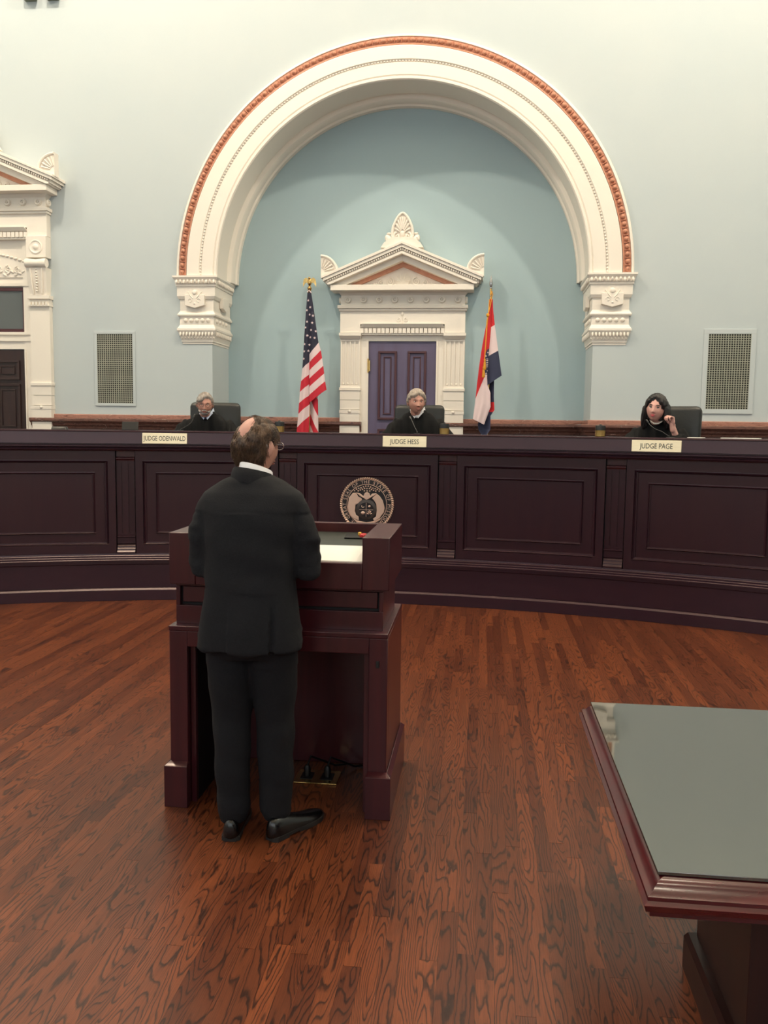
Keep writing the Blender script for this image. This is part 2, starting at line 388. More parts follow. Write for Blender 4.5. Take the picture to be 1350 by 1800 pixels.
# ---- oak strip floor
BC = -.345; BR = 8.15        # bench arc centre (y) and radius of its foot
def build_floor():
    base = MB(); base.bx(-8, 8, -5, WY, -.06, -.019)
    fl = base.build('floor', 'sole', smooth=False); structure(fl, 'red-brown stained oak strip floor of the courtroom', 'floor')
    rnd = random.Random(3); W = .057
    ci = cam.matrix_world.inverted(); planks = []
    def scr(p):
        q = ci @ Vector(p)
        if q.z > -.2: return None
        return 675+1510*q.x/-q.z, 900-1510*q.y/-q.z
    x = -8.0; pid = 0
    while x < 7.95:
        y = -5-rnd.random()*.9
        while y < 8.0:
            L = rnd.choice((.35, .5, .7, .9, 1.1, 1.4))*rnd.uniform(.85, 1.15); y1 = min(y+L, 8.05); y0 = max(y, -5)
            if y1-y0 > .02 and math.hypot(x, y0-BC) < BR+.15:
                q = [scr((a, b, 0)) for a, b in ((x, y0), (x+W, y0), (x+W, y1), (x, y1))]; area = 0
                if y1 > 1.3 and None not in q:
                    cx = [min(max(a, 0), 1350) for a, b in q]; cy = [min(max(b, 0), 1800) for a, b in q]
                    area = abs(sum(cx[i]*cy[(i+1) % 4]-cx[(i+1) % 4]*cy[i] for i in range(4)))/2
                elif y1 > 1.3: 
                    q2 = scr((x, y1, 0))
                    if q2 and -100 < q2[0] < 1450: area = 300
                planks.append((area, pid, x, y0, y1)); pid += 1
            y += L
        x += W
    planks.sort(key=lambda p: -p[0])
    def geo(mb, uvs, pid, x, y0, y1):
        g = .0002; h = ((pid*7919) % 97)/97*.0006
        mb.bx(x+g, x+W-g, y0+g, y1-g, -.019, -h)
        off = (pid*0.6180339) % 1*40
        for f in ((0, 3, 2, 1), (4, 5, 6, 7), (0, 1, 5, 4), (1, 2, 6, 5), (2, 3, 7, 6), (3, 0, 4, 7)):
            c8 = [(0, 0), (1, 0), (1, 1), (0, 1)]*2
            for i in f:
                a, b = c8[i]; uvs.append((off+(y1 if b else y0), pid+.1+(W if a else 0)*1.0))
    def finish(mb, uvs, name):
        me = bpy.data.meshes.new(name); me.from_pydata(mb.v, [], mb.f); me.materials.append(MT['floor'])
        l = me.uv_layers.new(name='UVMap'); l.data.foreach_set('uv', [c for p in uvs for c in p]); me.update()
        o = bpy.data.objects.new(name, me); col.objects.link(o); o.parent = fl; return o
    for a, i, x, y0, y1 in planks[:300]:
        mb = MB(); uvs = []; geo(mb, uvs, i, x, y0, y1); finish(mb, uvs, 'plank')
    mb = MB(); uvs = []
    for a, i, x, y0, y1 in planks[300:]: geo(mb, uvs, i, x, y0, y1)
    o = finish(mb, uvs, 'planks_beyond'); o['kind'] = 'stuff'
build_floor()

# ---- raised platform behind the bench
def arc_pt(a, R): return (R*math.sin(R_(a)), BC+R*math.cos(R_(a)))
PZ = .55
mb = MB(); A_ = [arc_pt(-36+72*i/40, 8.32) for i in range(41)]
mb.prismz(A_+[(7.99, 6.45), (7.99, WY-.002), (-7.99, WY-.002), (-7.99, 6.45)], .0, PZ)
structure(mb.build('floor_platform', 'platform', smooth=False), 'raised carpeted platform behind the judges bench', 'platform')
mb = MB(); mb.bx(-PX+.002, PX-.002, WY-.002, AY-.002, 0, PZ); structure(mb.build('floor_alcove', 'platform', smooth=False), 'raised carpeted floor strip inside the arched alcove', 'platform')

# ---- arch mouldings
def build_arch():
    e = empty('trim_1', (0, WY, SZ)); structure(e, 'cream plaster archivolt with a copper egg moulding round the alcove', 'arch moulding')
    n = 72
    def ring(prof, name, m):
        mb = MB(); rings = []
        for i in range(n+1):
            t = PI*i/n; rings.append([(r*math.cos(t), y-WY, r*math.sin(t)) for r, y in prof])
        mb.loft(rings, True); return mb.build(name, m, e, angle=30)
    ring([(2.775, 10.599), (2.775, 10.565), (2.765, 10.548), (2.742, 10.542), (2.735, 10.562), (2.642, 10.562), (2.636, 10.53), (2.625, 10.523), (2.48, 10.523), (2.474, 10.535), (2.452, 10.548), (2.446, 10.538),
          (2.31, 10.538), (2.296, 10.55), (2.285, 10.535), (2.262, 10.535), (2.25, 10.55), (2.25, 10.93), (2.272, 10.955), (2.272, 11.03), (2.225, 11.06), (2.21, 11.09), (2.21, 11.2), (2.19, 11.22), (2.19, 11.299), (2.42, 11.299), (2.42, 10.598)], 'archivolt', 'cream')
    ring([(2.735, 10.561), (2.735, 10.552), (2.70, 10.548), (2.665, 10.55), (2.655, 10.538), (2.643, 10.535), (2.643, 10.561)], 'copper_band', 'copper')
    egg = MB(); egg.ell((0, 0, 0), (.026, .03, .03), 12, 8); me = egg.mesh('egg', 'copper')
    dart = MB(); dart.ell((0, 0, 0), (.034, .018, .006), 8, 6); md = dart.mesh('dart', 'copper')
    N = 98
    for i in range(N):
        t = PI*(i+.5)/N; inst(me, 'egg', (2.697*math.cos(t), 10.546-WY, 2.697*math.sin(t)), e, (0, -t, 0))
        t = PI*(i+1)/N
        if i < N-1: inst(md, 'dart', (2.695*math.cos(t), 10.546-WY, 2.695*math.sin(t)), e, (0, -t, 0))
    bd = MB(); K = 210
    for i in range(K):
        t = PI*(i+.5)/K; M = Matrix.Rotation(-t, 3, 'Y'); bd.ell((2.461*math.cos(t), 10.54-WY, 2.461*math.sin(t)), (.011, .014, .011), 6, 4, 0, M)
    o = bd.build('bead_row', 'cream', e); o['kind'] = 'stuff'
build_arch()

def build_impost(n, s):
    e = empty('trim_%d' % n, (s*PX, WY, 2.63))
    structure(e, 'carved cream impost block under the %s foot of the arch' % ('left' if s < 0 else 'right'), 'impost')
    X0 = -.375
    lv = [(0.0, .006), (.028, .006), (.028, .016), (.05, .016), (.05, .018), (.10, .03), (.15, .05), (.165, .056), (.165, .06), (.19, .06), (.195, .052), (.235, .03), (.34, .03), (.342, .05), (.36, .055), (.40, .03),
          (.41, .026), (.545, .026), (.55, .04), (.585, .055), (.59, .055), (.70, .056), (.702, .066), (.728, .066), (.735, .07), (.775, .078), (.805, .098), (.808, .10), (.83, .10)]
    mb = MB()
    rings = []
    for z, p in lv:
        q = [(X0-p, -p), (p, -p), (p, AY-WY-.01), (X0-p, AY-WY-.01)]
        rings.append([(-s*x if s > 0 else x, y, z) for x, y in q])
    mb.loft(rings, True); mb.build('impost_body', 'cream', e, smooth=False)
    fx = lambda x: -x if s > 0 else x
    ball = MB(); ball.ell((0, 0, 0), (.027, .022, .027), 14, 8); me = ball.mesh('ball', 'cream')
    for i in range(5): inst(me, 'ball', (fx(X0+.045+i*.072), -.032, .29), e)
    for i in range(4): inst(me, 'ball', (fx(.032), .09+i*.13, .29), e, (0, 0, PI/2))
    # pendant shield with rosette
    def shield(mbx): return mbx
    sh = MB(); cx = X0/2-.012
    sh.prism([(fx(cx-.125), .60), (fx(cx+.125), .60), (fx(cx+.125), .47), (fx(cx), .435), (fx(cx-.125), .47)], -.078, -.02)
    o = sh.build('shield', 'cream', e, bevel=.004)
    r = MB(); r.ell((fx(cx), -.078, .625), (.03, .012, .03), 14, 8); r.lathe([(.036, 0), (.036, .012), (.03, .014), (.028, .004)], (fx(cx), -.052, .625), 18, 0, Matrix.Rotation(PI/2, 3, 'X'))
    for sg in (-1, 1):
        r.tube([(fx(cx+sg*.02), -.079, .55), (fx(cx+sg*.05), -.081, .585), (fx(cx+sg*.085), -.06, .64)], .006, 6)
        r.tube([(fx(cx+sg*(.055+.022*math.cos(t))), -.079, .53+.022*math.sin(t)) for t in [k*.7 for k in range(8)]], .005, 6)
    r.ell((fx(cx), -.079, .49), (.012, .008, .012), 8, 6); r.build('shield_relief', 'cream', o)
    s2 = MB(); s2.loft([[(fx(.03), .22, .60), (fx(.03), .47, .60), (fx(.03), .47, .47), (fx(.03), .345, .435), (fx(.03), .22, .47)], [(fx(.078), .22, .60), (fx(.078), .47, .60), (fx(.078), .47, .47), (fx(.078), .345, .435), (fx(.078), .22, .47)]]); s2.build('shield', 'cream', e, bevel=.004)
    lf = MB()
    for i in range(11):
        x = X0-.05+i*.0475
        lf.ell((fx(x), -.082, .755), (.016, .02, .03), 8, 6, 0, Matrix.Rotation(.5 if i % 2 else -.3, 3, 'X')); lf.ell((fx(x+.02), -.072, .74), (.008, .012, .012), 6, 4)
        x2 = X0-.02+i*.041
        lf.ell((fx(x2), -.048, .125), (.012, .014, .034), 8, 6, 0, Matrix.Rotation(-.35, 3, 'X')); lf.ell((fx(x2+.016), -.03, .075), (.009, .012, .012), 6, 4)
    for i in range(12):
        lf.ell((fx(.083), .02+i*.056, .755), (.018, .018, .03), 8, 6); lf.ell((fx(.048), .03+i*.055, .125), (.014, .012, .034), 8, 6)
    lf.build('leaf_band', 'cream', e)['kind'] = 'stuff'
build_impost(2, -1); build_impost(3, 1)

# ---- marble chair rails
RAIL_TOP = [(0, 1.69), (.028, 1.69), (.03, 1.70), (.03, 1.735), (.02, 1.742), (0, 1.742)]
RAIL_CAP = [(0, 1.56), (.05, 1.56), (.055, 1.585), (.075, 1.6), (.08, 1.625), (.105, 1.64), (.12, 1.655), (.12, 1.68), (.11, 1.69), (0, 1.69)]
RAIL_LOW = [(0, PZ+.001), (.045, PZ+.001), (.045, PZ+.12), (.03, PZ+.135), (.03, 1.56), (0, 1.56)]
def rail(n, path, lab):
    e = empty('trim_%d' % n, (path[0][0], path[0][1], PZ)); structure(e, lab, 'chair rail')
    off = Matrix.Translation((-path[0][0], -path[0][1], -PZ))
    for nm, pr in (('top_strip', RAIL_TOP), ('rail_cap', RAIL_CAP), ('wainscot', RAIL_LOW)):
        sweep(path, pr).xf(off).build(nm, 'marble_pale' if nm == 'top_strip' else 'marble', e)
g = .001
rail(4, [(-4.72, WY-g), (-PX+g, WY-g), (-PX+g, AY-g), (-.53, AY-g)], 'red-brown marble chair rail from side door to central door')
rail(5, [(.53, AY-g), (PX-g, AY-g), (PX-g, WY-g), (7.9, WY-g)], 'red-brown marble chair rail running past the right impost')

# ---- door surrounds
def fan(mb, c, rx, rz, n, y, r, a0=0, a1=PI, r0=.25):
    for i in range(n):
        t = a0+(a1-a0)*(i+.5)/n
        p0 = (c[0]+rx*r0*math.cos(t), y, c[1]+rz*r0*math.sin(t)); p1 = (c[0]+rx*math.cos(t), y, c[1]+rz*math.sin(t))
        mb.tube([p0, ((p0[0]+p1[0])/2, y-r*.6, (p0[2]+p1[2])/2), p1], [r*.4, r, r*1.1], 6)
def spiral(mb, c, y, R, turns, r, sg=1, a0=0):
    pts = []; rs = []
    for i in range(int(turns*14)+1):
        q = i/(turns*14); t = a0+sg*q*turns*2*PI; rr = R*(1-.85*q); pts.append((c[0]+rr*math.cos(t), y, c[1]+rr*math.sin(t))); rs.append(r*(1-.4*q))
    mb.tube(pts, rs, 6)
def surround(n, X, Y, dz, lab, tall):
    e = empty('door_%d' % n, (X, Y, PZ)); structure(e, lab, 'door')
    def part(nm, m, mb, bevel=0, par=None, smooth=True): return mb.xf(Matrix.Translation((0, 0, -PZ))).build(nm, m, par or e, bevel=bevel, smooth=smooth)
    Z = lambda z: z+dz
    # pilasters
    for s in (-1, 1):
        a, b = sorted((s*.546, s*.808)); c_ = (a+b)/2
        if not tall:
            p = MB(); p.bx(a, b, -.06, -.001, 2.13, 2.76); pil = part('pilaster', 'cream', p)
            fl = MB()
            for i in range(5):
                x = a+.014+i*(b-a-.028)/4-.009
                fl.bx(x-.0, x+.018, -.074, -.06, 2.17, 2.73)
            fl.bx(a, b, -.074, -.06, 2.73, 2.76).bx(a, b, -.074, -.06, 2.13, 2.165)
            for i in range(4):
                x = a+.014+(i+.5)*(b-a-.028)/4; fl.ell((x, -.064, 2.18), (.013, .01, .018), 8, 6)
            part('fluting', 'cream', fl, par=pil)
        else:
            p = MB(); p.bx(a, b, -.08, -.001, 2.135, 3.09); pil = part('pilaster', 'cream', p)
            cs = MB(); cs.bx(a-.01, b+.01, -.11, -.001, 3.09, 3.105).bx(a-.005, b+.005, -.09, -.001, 3.105, 3.15).bx(a-.015, b+.015, -.12, -.001, 3.18, 3.225)
            for i in range(6): cs.bx(a+.005+i*.044, a+.03+i*.044, -.115, -.001, 3.105, 3.145)
            cs.bx(a, b, -.085, -.001, 3.15, 3.18)
            part('capital', 'cream', cs, par=pil)
            cn = MB(); cn.loft([[(a+.02, -.10, 3.225), (b-.02, -.10, 3.225), (b-.02, -.001, 3.225), (a+.02, -.001, 3.225)], [(a, -.15, 3.56), (b, -.15, 3.56), (b, -.001, 3.56), (a, -.001, 3.56)]])
            cn.lathe([(.055, a-.005), (.06, a+.02), (.048, c_), (.06, b-.02), (.055, b+.005)], (0, -.135, 3.615), 18, 0, Matrix.Rotation(PI/2, 3, 'Y'))
            for i in range(9): cn.ell((c_, -.135-.004*i*0, 3.27+i*.034), (.016, .02, .012), 8, 6)
            for q in (-.07, .07): cn.tube([(c_+q*.8, -.112, 3.24), (c_+q, -.135, 3.4), (c_+q*1.1, -.152, 3.55)], .012, 6)
            part('console', 'cream', cn, par=e)
            bl = MB(); bl.bx(a, b, -.14, -.001, 3.685, 3.95); bo = part('block', 'cream', bl, bevel=.004)
            bl = MB(); bl.lathe([(.085, 0), (.088, .008), (.075, .012), (.06, .002), (.04, 0), (.03, .012), (.014, .02), (.004, .02)], (c_, -.138, 3.815), 24, 0, Matrix.Rotation(PI/2, 3, 'X')); part('bullseye', 'cream', bl, par=bo)
        bp = MB(); bp.bx(a-.01, b+.01, -.10, -.001, 2.095, 2.135); part('pilaster_base', 'cream', bp, .004)
        bp = MB(); bp.bx(a, b, -.09, -.001, 1.975, 2.095); part('pilaster_block', 'cream', bp)
        bp = MB(); bp.bx(a, b, -.088, -.001, 1.85, 1.97).loft([[(a-.006, -.105, 1.80), (b+.006, -.105, 1.80), (b+.006, -.001, 1.80), (a-.006, -.001, 1.80)], [(a-.006, -.105, 1.842), (b+.006, -.105, 1.842), (b+.006, -.001, 1.852), (a-.006, -.001, 1.852)]])
        bp.bx(a, b, -.10, -.001, PZ+.001, 1.80); pb = part('pilaster_plinth', 'cream', bp)
        bp = MB(); bp.ell((c_, -.105, 1.825), (.022, .016, .022), 12, 8); part('boss', 'cream', bp, par=pb)
        if not tall:
            cp = MB(); cp.loft([[(a, -.09, 2.76), (b, -.09, 2.76), (b, -.001, 2.76), (a, -.001, 2.76)], [(a-.012, -.125, 2.80), (b+.012, -.125, 2.80), (b+.012, -.001, 2.80), (a-.012, -.001, 2.80)], [(a-.012, -.125, 2.835), (b+.012, -.125, 2.835), (b+.012, -.001, 2.835), (a-.012, -.001, 2.835)]])
            part('pilaster_cap', 'cream', cp)
    # jambs and head
    j = MB(); top = 2.735 if not tall else 2.555
    for s in (-1, 1):
        a, b = sorted((s*.442, s*.546)); j.bx(a, b, -.04, -.001, PZ+.001, Z(2.81))
        a, b = sorted((s*.442, s*.46)); j.bx(a, b, -.055, -.04, PZ+.001, top)
    if not tall: j.bx(-.442, .442, -.04, -.001, 2.737, 2.81)
    part('jamb', 'cream', j)
    # frieze with recess for the dentil head
    f = MB(); f.bx(-.808, .808, -.10, -.001, Z(2.948), Z(3.112))
    for s in (-1, 1):
        a, b = sorted((s*.546, s*.808)); f.bx(a, b, -.10, -.001, Z(2.84), Z(2.948))
    part('frieze', 'cream', f)
    d = MB(); d.loft([[(-.55, -.085, Z(2.81)), (.55, -.085, Z(2.81)), (.55, -.001, Z(2.81)), (-.55, -.001, Z(2.81))], [(-.55, -.06, Z(2.905)), (.55, -.06, Z(2.905)), (.55, -.001, Z(2.905)), (-.55, -.001, Z(2.905))]])
    d.loft([[(-.55, -.10, Z(2.905)), (.55, -.10, Z(2.905)), (.55, -.001, Z(2.905)), (-.55, -.001, Z(2.905))], [(-.52, -.13, Z(2.95)), (.52, -.13, Z(2.95)), (.52, -.001, Z(2.95)), (-.52, -.001, Z(2.95))]])
    dh = part('dentil_head', 'cream', d)
    t = MB(); t.bx(-.022, .022, -.03, 0, -.032, .032); me = t.mesh('dentil', 'cream', smooth=False)
    for i in range(20): inst(me, 'dentil', (-.523+i*.055, -.072, Z(2.865)-PZ), dh)
    # fleur relief
    r = MB(); r.ell((0, -.10, Z(3.075)), (.018, .012, .028), 10, 8)
    for s in (-1, 1): spiral(r, (s*.05, Z(3.0)), -.101, .03, 1.4, .007, s, PI/2)
    r.tube([(0, -.101, Z(3.05)), (0, -.101, Z(2.955))], .006, 6); part('fleur_relief', 'cream', r)
    # moulding, rosette band, cornice slab
    m_ = MB(); m_.bx(-.825, .825, -.125, -.001, Z(3.112), Z(3.142)).bx(-.84, .84, -.145, -.001, Z(3.142), Z(3.185)); part('band_moulding', 'cream', m_, .005)
    b_ = MB(); b_.loft([[(-.80, -.10, Z(3.185)), (.80, -.10, Z(3.185)), (.80, -.001, Z(3.185)), (-.80, -.001, Z(3.185))], [(-.80, -.10, Z(3.31)), (.80, -.10, Z(3.31)), (.80, -.001, Z(3.31)), (-.80, -.001, Z(3.31))], [(-.83, -.14, Z(3.35)), (.83, -.14, Z(3.35)), (.83, -.001, Z(3.35)), (-.83, -.001, Z(3.35))]])
    part('rosette_band', 'cream', b_)
    t = MB(); M = Matrix.Rotation(PI/2, 3, 'X'); t.lathe([(.042, 0), (.044, .018), (.036, .03), (.022, .026), (.016, .012), (.006, .012)], (0, 0, 0), 20, 0, M); t.ell((0, -.02, 0), (.011, .012, .011), 8, 6)
    me = t.mesh('rosette', 'cream')
    for i in range(8): inst(me, 'rosette', (-.708+i*.2022, -.10, Z(3.255)-PZ), e)
    for s in (-1, 1): inst(me, 'rosette', (s*.80, -.05, Z(3.255)-PZ), e, (0, 0, s*PI/2))
    c_ = MB(); c_.bx(-.91, .91, -.28, -.001, Z(3.35), Z(3.42)); part('cornice_slab', 'cream', c_, .004)
    # pediment
    za = Z(3.946); sl = .412; zb = Z(3.42)
    def rake(o0, o1, p, nm, m, bev=.003, xe=1.012, y1=-.001):
        mb = MB()
        x0 = min(xe, (za-o0-zb)/sl); x1 = min(xe-.0, (za-o1-zb)/sl)
        for s in (-1, 1):
            poly = [(0, za-o0), (s*x0, za-o0-sl*x0)]
            if x0 == xe and x1 < xe: poly.append((s*xe, max(zb, za-o1-sl*xe)))
            poly += [(s*x1, za-o1-sl*x1), (0, za-o1)]
            mb.prism(poly, -p, y1)
        return part(nm, m, mb, bev)
    rake(0, .035, .335, 'rake_fillet', 'cream', xe=1.02); rake(.035, .075, .32, 'rake_cyma', 'cream', xe=1.0)
    rk = rake(.075, .118, .285, 'rake_cavetto', 'cream', xe=.97); rake(.118, .15, .30, 'rake_corona', 'cream', xe=.95); rake(.15, .222, .22, 'rake_flat', 'cream', xe=.93)
    rake(.222, .275, .12, 'copper_rake', 'copper', 0)
    tm = MB(); x = (za-.262-zb)/sl; tm.prism([(-x, zb), (x, zb), (0, za-.262)], -.07, -.001); tp = part('tympanum', 'cream', tm, smooth=False)
    r = MB()
    r.prism([(-.07, zb+.03), (.07, zb+.03), (.085, zb+.10), (.05, zb+.15), (0, zb+.17), (-.05, zb+.15), (-.085, zb+.10)], -.095, -.07); fan(r, (0, zb+.05), .09, .13, 7, -.095, .008)
    for s in (-1, 1):
        spiral(r, (s*.17, zb+.07), -.078, .055, 1.8, .011, s, PI/2); spiral(r, (s*.28, zb+.05), -.078, .04, 1.5, .009, -s, PI/2); r.tube([(s*.09, -.078, zb+.03), (s*.2, -.08, zb+.015), (s*.34, -.078, zb+.03), (s*.45, -.076, zb+.02)], .009, 6)
        for q in range(4): r.ell((s*(.34+q*.035), -.078, zb+.045-q*.006), (.02, .012, .012), 8, 6)
    part('tympanum_relief', 'cream', r, par=tp)
    lv = MB(); L = 1.0*math.hypot(1, sl); K = 34
    for s in (-1, 1):
        for i in range(K):
            x = (i+.5)/K*.95; lv.ell((s*x, -.30, za-.092-sl*x), (.011, .013, .017), 6, 5)
    part('leaf_row', 'cream', lv, par=rk)['kind'] = 'stuff'
    # palmette on the apex
    ac = MB(); zc = Z(4.0)
    out = [(-.26, zc-.13), (-.14, zc-.06), (-.13, zc+.02)]; ac.prism([(-.27, zc-.13), (.27, zc-.13), (.23, zc-.07), (.13, zc+.0), (-.13, zc+.0), (-.23, zc-.07)], -.30, -.12)
    pts = [(.14*math.copysign(abs(math.cos(t))**(1.25 if math.sin(t) > .5 else .9), math.cos(t)), zc+.03+(.285*math.sin(t)**1.15 if math.sin(t) > 0 else .06*math.sin(t))) for t in [2*PI*k/40 for k in range(40)]]
    ac.prism(pts, -.25, -.13); rim = [(x*.93, -.255, zc+.03+(z-zc-.03)*.95) for x, z in pts]; ac.tube(rim+[rim[0]], .017, 8)
    fan(ac, (0, zc+.05), .10, .20, 9, -.258, .012, .15, PI-.15); ac.ell((0, -.262, zc+.045), (.03, .02, .04), 10, 8)
    for s in (-1, 1):
        spiral(ac, (s*.07, zc+.015), -.262, .045, 1.3, .014, -s, PI/2); ac.ell((s*.175, -.25, zc-.02), (.042, .04, .062), 10, 8, 0, Matrix.Rotation(s*.5, 3, 'Y')); spiral(ac, (s*.18, zc-.03), -.28, .03, 1.2, .011, s, 0); ac.ell((s*.17, -.24, zc+.05), (.03, .025, .018), 8, 6)
    part('palmette', 'cream', ac)
    for s in (-1, 1):
        er = MB(); x0 = 1.03; z0 = Z(3.53); q = [(s*x0, z0-.02), (s*x0, z0+.26)]+[(s*(x0-.22*math.sin(t)), z0+.04+.22*math.cos(t)) for t in [PI/2*k/8 for k in range(1, 9)]]+[(s*(x0-.22), z0+.06)]
        er.prism(q, -.30, -.19)
        er.tube([(s*(x0-.205*math.sin(t)), -.305, z0+.04+.205*math.cos(t)) for t in [PI/2*k/8 for k in range(9)]], .018, 8)
        for k in range(5):
            t = PI/2*(k+.6)/5.4; er.tube([(s*(x0-.05*math.sin(t)), -.305, z0+.05+.05*math.cos(t)), (s*(x0-.17*math.sin(t)), -.312, z0+.05+.16*math.cos(t))], [.006, .014], 6)
        part('corner_palmette', 'cream', er)
    # door leaf
    hw = .441
    if tall:
        w_ = MB()
        w_.bx(-.546, .546, -.03, -.001, 2.56, 2.66).bx(-.546, .546, -.05, -.001, 2.66, 2.70).bx(-.546, .546, -.03, -.001, 2.70, 2.74).bx(-.546, .546, -.055, -.001, 2.74, 2.775).bx(-.546, .546, -.02, -.001, 3.34, 3.96).bx(-.546, .546, -.05, -.001, 3.35, 3.39)
        part('transom_rails', 'cream', w_)
        fr = MB(); fr.bx(-.47, .47, -.035, -.001, 2.777, 2.815).bx(-.47, .47, -.035, -.001, 3.29, 3.335).bx(-.47, -.425, -.035, -.001, 2.815, 3.29).bx(.425, .47, -.035, -.001, 2.815, 3.29)
        tf = part('transom_frame', 'door_mould', fr); gl = MB(); gl.bx(-.425, .425, -.02, -.005, 2.815, 3.29); part('pane', 'transom', gl, par=tf, smooth=False)
        rl = MB(); pts = [(-.5, 3.46)]+[(-.5+1.0*i/12, 3.62+.13*math.sin(PI*i/12)) for i in range(13)]+[(.5, 3.46)]; rl.prism(pts, -.035, -.02)
        for s in (-1, 1):
            for a, b, rr in ((.12, 3.57, .06), (.25, 3.56, .05), (.37, 3.55, .045)): spiral(rl, (s*a, b), -.04, rr, 1.7, .011, s, PI/2)
            for i in range(9): rl.ell((s*(.05+i*.05), -.04, 3.49+.02*(i % 3)), (.028, .012, .014), 8, 6, 0, Matrix.Rotation(.6*(i % 2*2-1), 3, 'Y'))
            for i in range(8): rl.ell((s*(.46-i*.055), -.04, 3.625+.128*math.sin(PI*(.96-(.46-(.46-i*.055))/1.0*.9-.04))*1.0), (.028, .012, .016), 8, 6)
        part('lunette_relief', 'cream', rl)
    dm = 'door_dark' if tall else 'door'; mm = 'door_dark' if tall else 'door_mould'
    dl = MB(); dl.bx(-hw, hw, -.02, -.001, PZ+.005, top-.002); leaf = part('door_leaf', dm, dl)
    spans = [(PZ+.15, 1.42), (1.63 if not tall else 1.55, 2.58)] if not tall else [(PZ+.15, 1.35), (1.5, 2.12), (2.17, 2.42)]
    if not tall: spans = [(PZ+.15, 1.60), (1.72, 2.66-.05)]
    for z0, z1 in spans:
        for s in (-1, 1):
            a, b = sorted((s*.07, s*.315))
            if tall: a, b = (-.36, -.02) if s < 0 else (.02, .36)
            pm = MB()
            for (q, wd, h) in ((0, .03, .022), (.07, .016, .012)):
                xa, xb, ya, yb = a+q, b-q, z0+q, z1-q
                if xb-xa < .05 or yb-ya < .05: continue
                pm.bx(xa, xb, -.02-h, -.02, ya, ya+wd).bx(xa, xb, -.02-h, -.02, yb-wd, yb).bx(xa, xa+wd, -.02-h, -.02, ya+wd, yb-wd).bx(xb-wd, xb, -.02-h, -.02, ya+wd, yb-wd)
            part('panel_moulding', mm, pm, .003, leaf)
    hg = MB()
    for z in (2.42, 1.1): hg.lathe([(.012, z-.09), (.012, z+.09)], (-hw-.004, -.05, 0), 10).bx(-hw-.01, -hw+.02, -.045, -.02, z-.07, z+.07)
    part('hinge', 'brass', hg, par=leaf)
    kn = MB(); kn.ell((.38, -.07, 1.5), (.028, .03, .028), 12, 8); kn.lathe([(.012, 0), (.012, .05)], (.38, -.02, 1.5), 10, 0, Matrix.Rotation(PI/2, 3, 'X')); part('knob', 'brass', kn, par=leaf)
    return e
surround(1, -.006, AY, 0, 'plum panelled door with white pedimented surround inside the alcove', False)
surround(2, -5.235, WY, 1.112, 'dark panelled door with transom under a tall white pediment', True)

# ---- wall vents
def vent(x0, x1, z0, z1, lab, fr=.035):
    e = empty('wall_vent', ((x0+x1)/2, WY, z0)); tag(e, lab, 'vent', 'wall vents'); w_ = x1-x0; h = z1-z0
    f = MB(); f.bx(-w_/2-fr, w_/2+fr, -.012, -.001, -fr, 0).bx(-w_/2-fr, w_/2+fr, -.012, -.001, h, h+fr).bx(-w_/2-fr, -w_/2, -.012, -.001, 0, h).bx(w_/2, w_/2+fr, -.012, -.001, 0, h); f.build('frame', 'vent', e, bevel=.002)
    b = MB(); b.bx(-w_/2, w_/2, -.003, -.001, 0, h); b.build('duct', 'vent_dark', e, smooth=False)
    g_ = MB(); nx, nz = 17, 33
    for i in range(nx+1): x = -w_/2+i*w_/nx; g_.bx(x-.0042, x+.0042, -.009, -.003, 0, h)
    for i in range(nz+1): z = i*h/nz; g_.bx(-w_/2, w_/2, -.0085, -.0035, z-.004, z+.004)
    g_.build('lattice', 'vent_bar', e, smooth=False)['kind'] = 'stuff'
vent(-3.842, -3.372, 1.885, 2.756, 'square-mesh wall vent between side door and left impost')
vent(3.664, 4.145, 1.887, 2.762, 'square-mesh wall vent above the long-haired judge\'s chair back', .055)
for i, x in enumerate((-4.60, -4.31)):
    b = MB(); b.bx(-.075, .075, -.10, -.001, 0, .34).bx(-.055, .055, -.13, -.10, .03, .34)
    o = b.build('wall_bracket', 'tab', bevel=.006); o.location = (x, WY, 6.79)
    tag(o, 'grey-green bracket high on the wall above side door, %s of two' % ('outer' if i == 0 else 'inner'), 'bracket', 'high wall brackets')

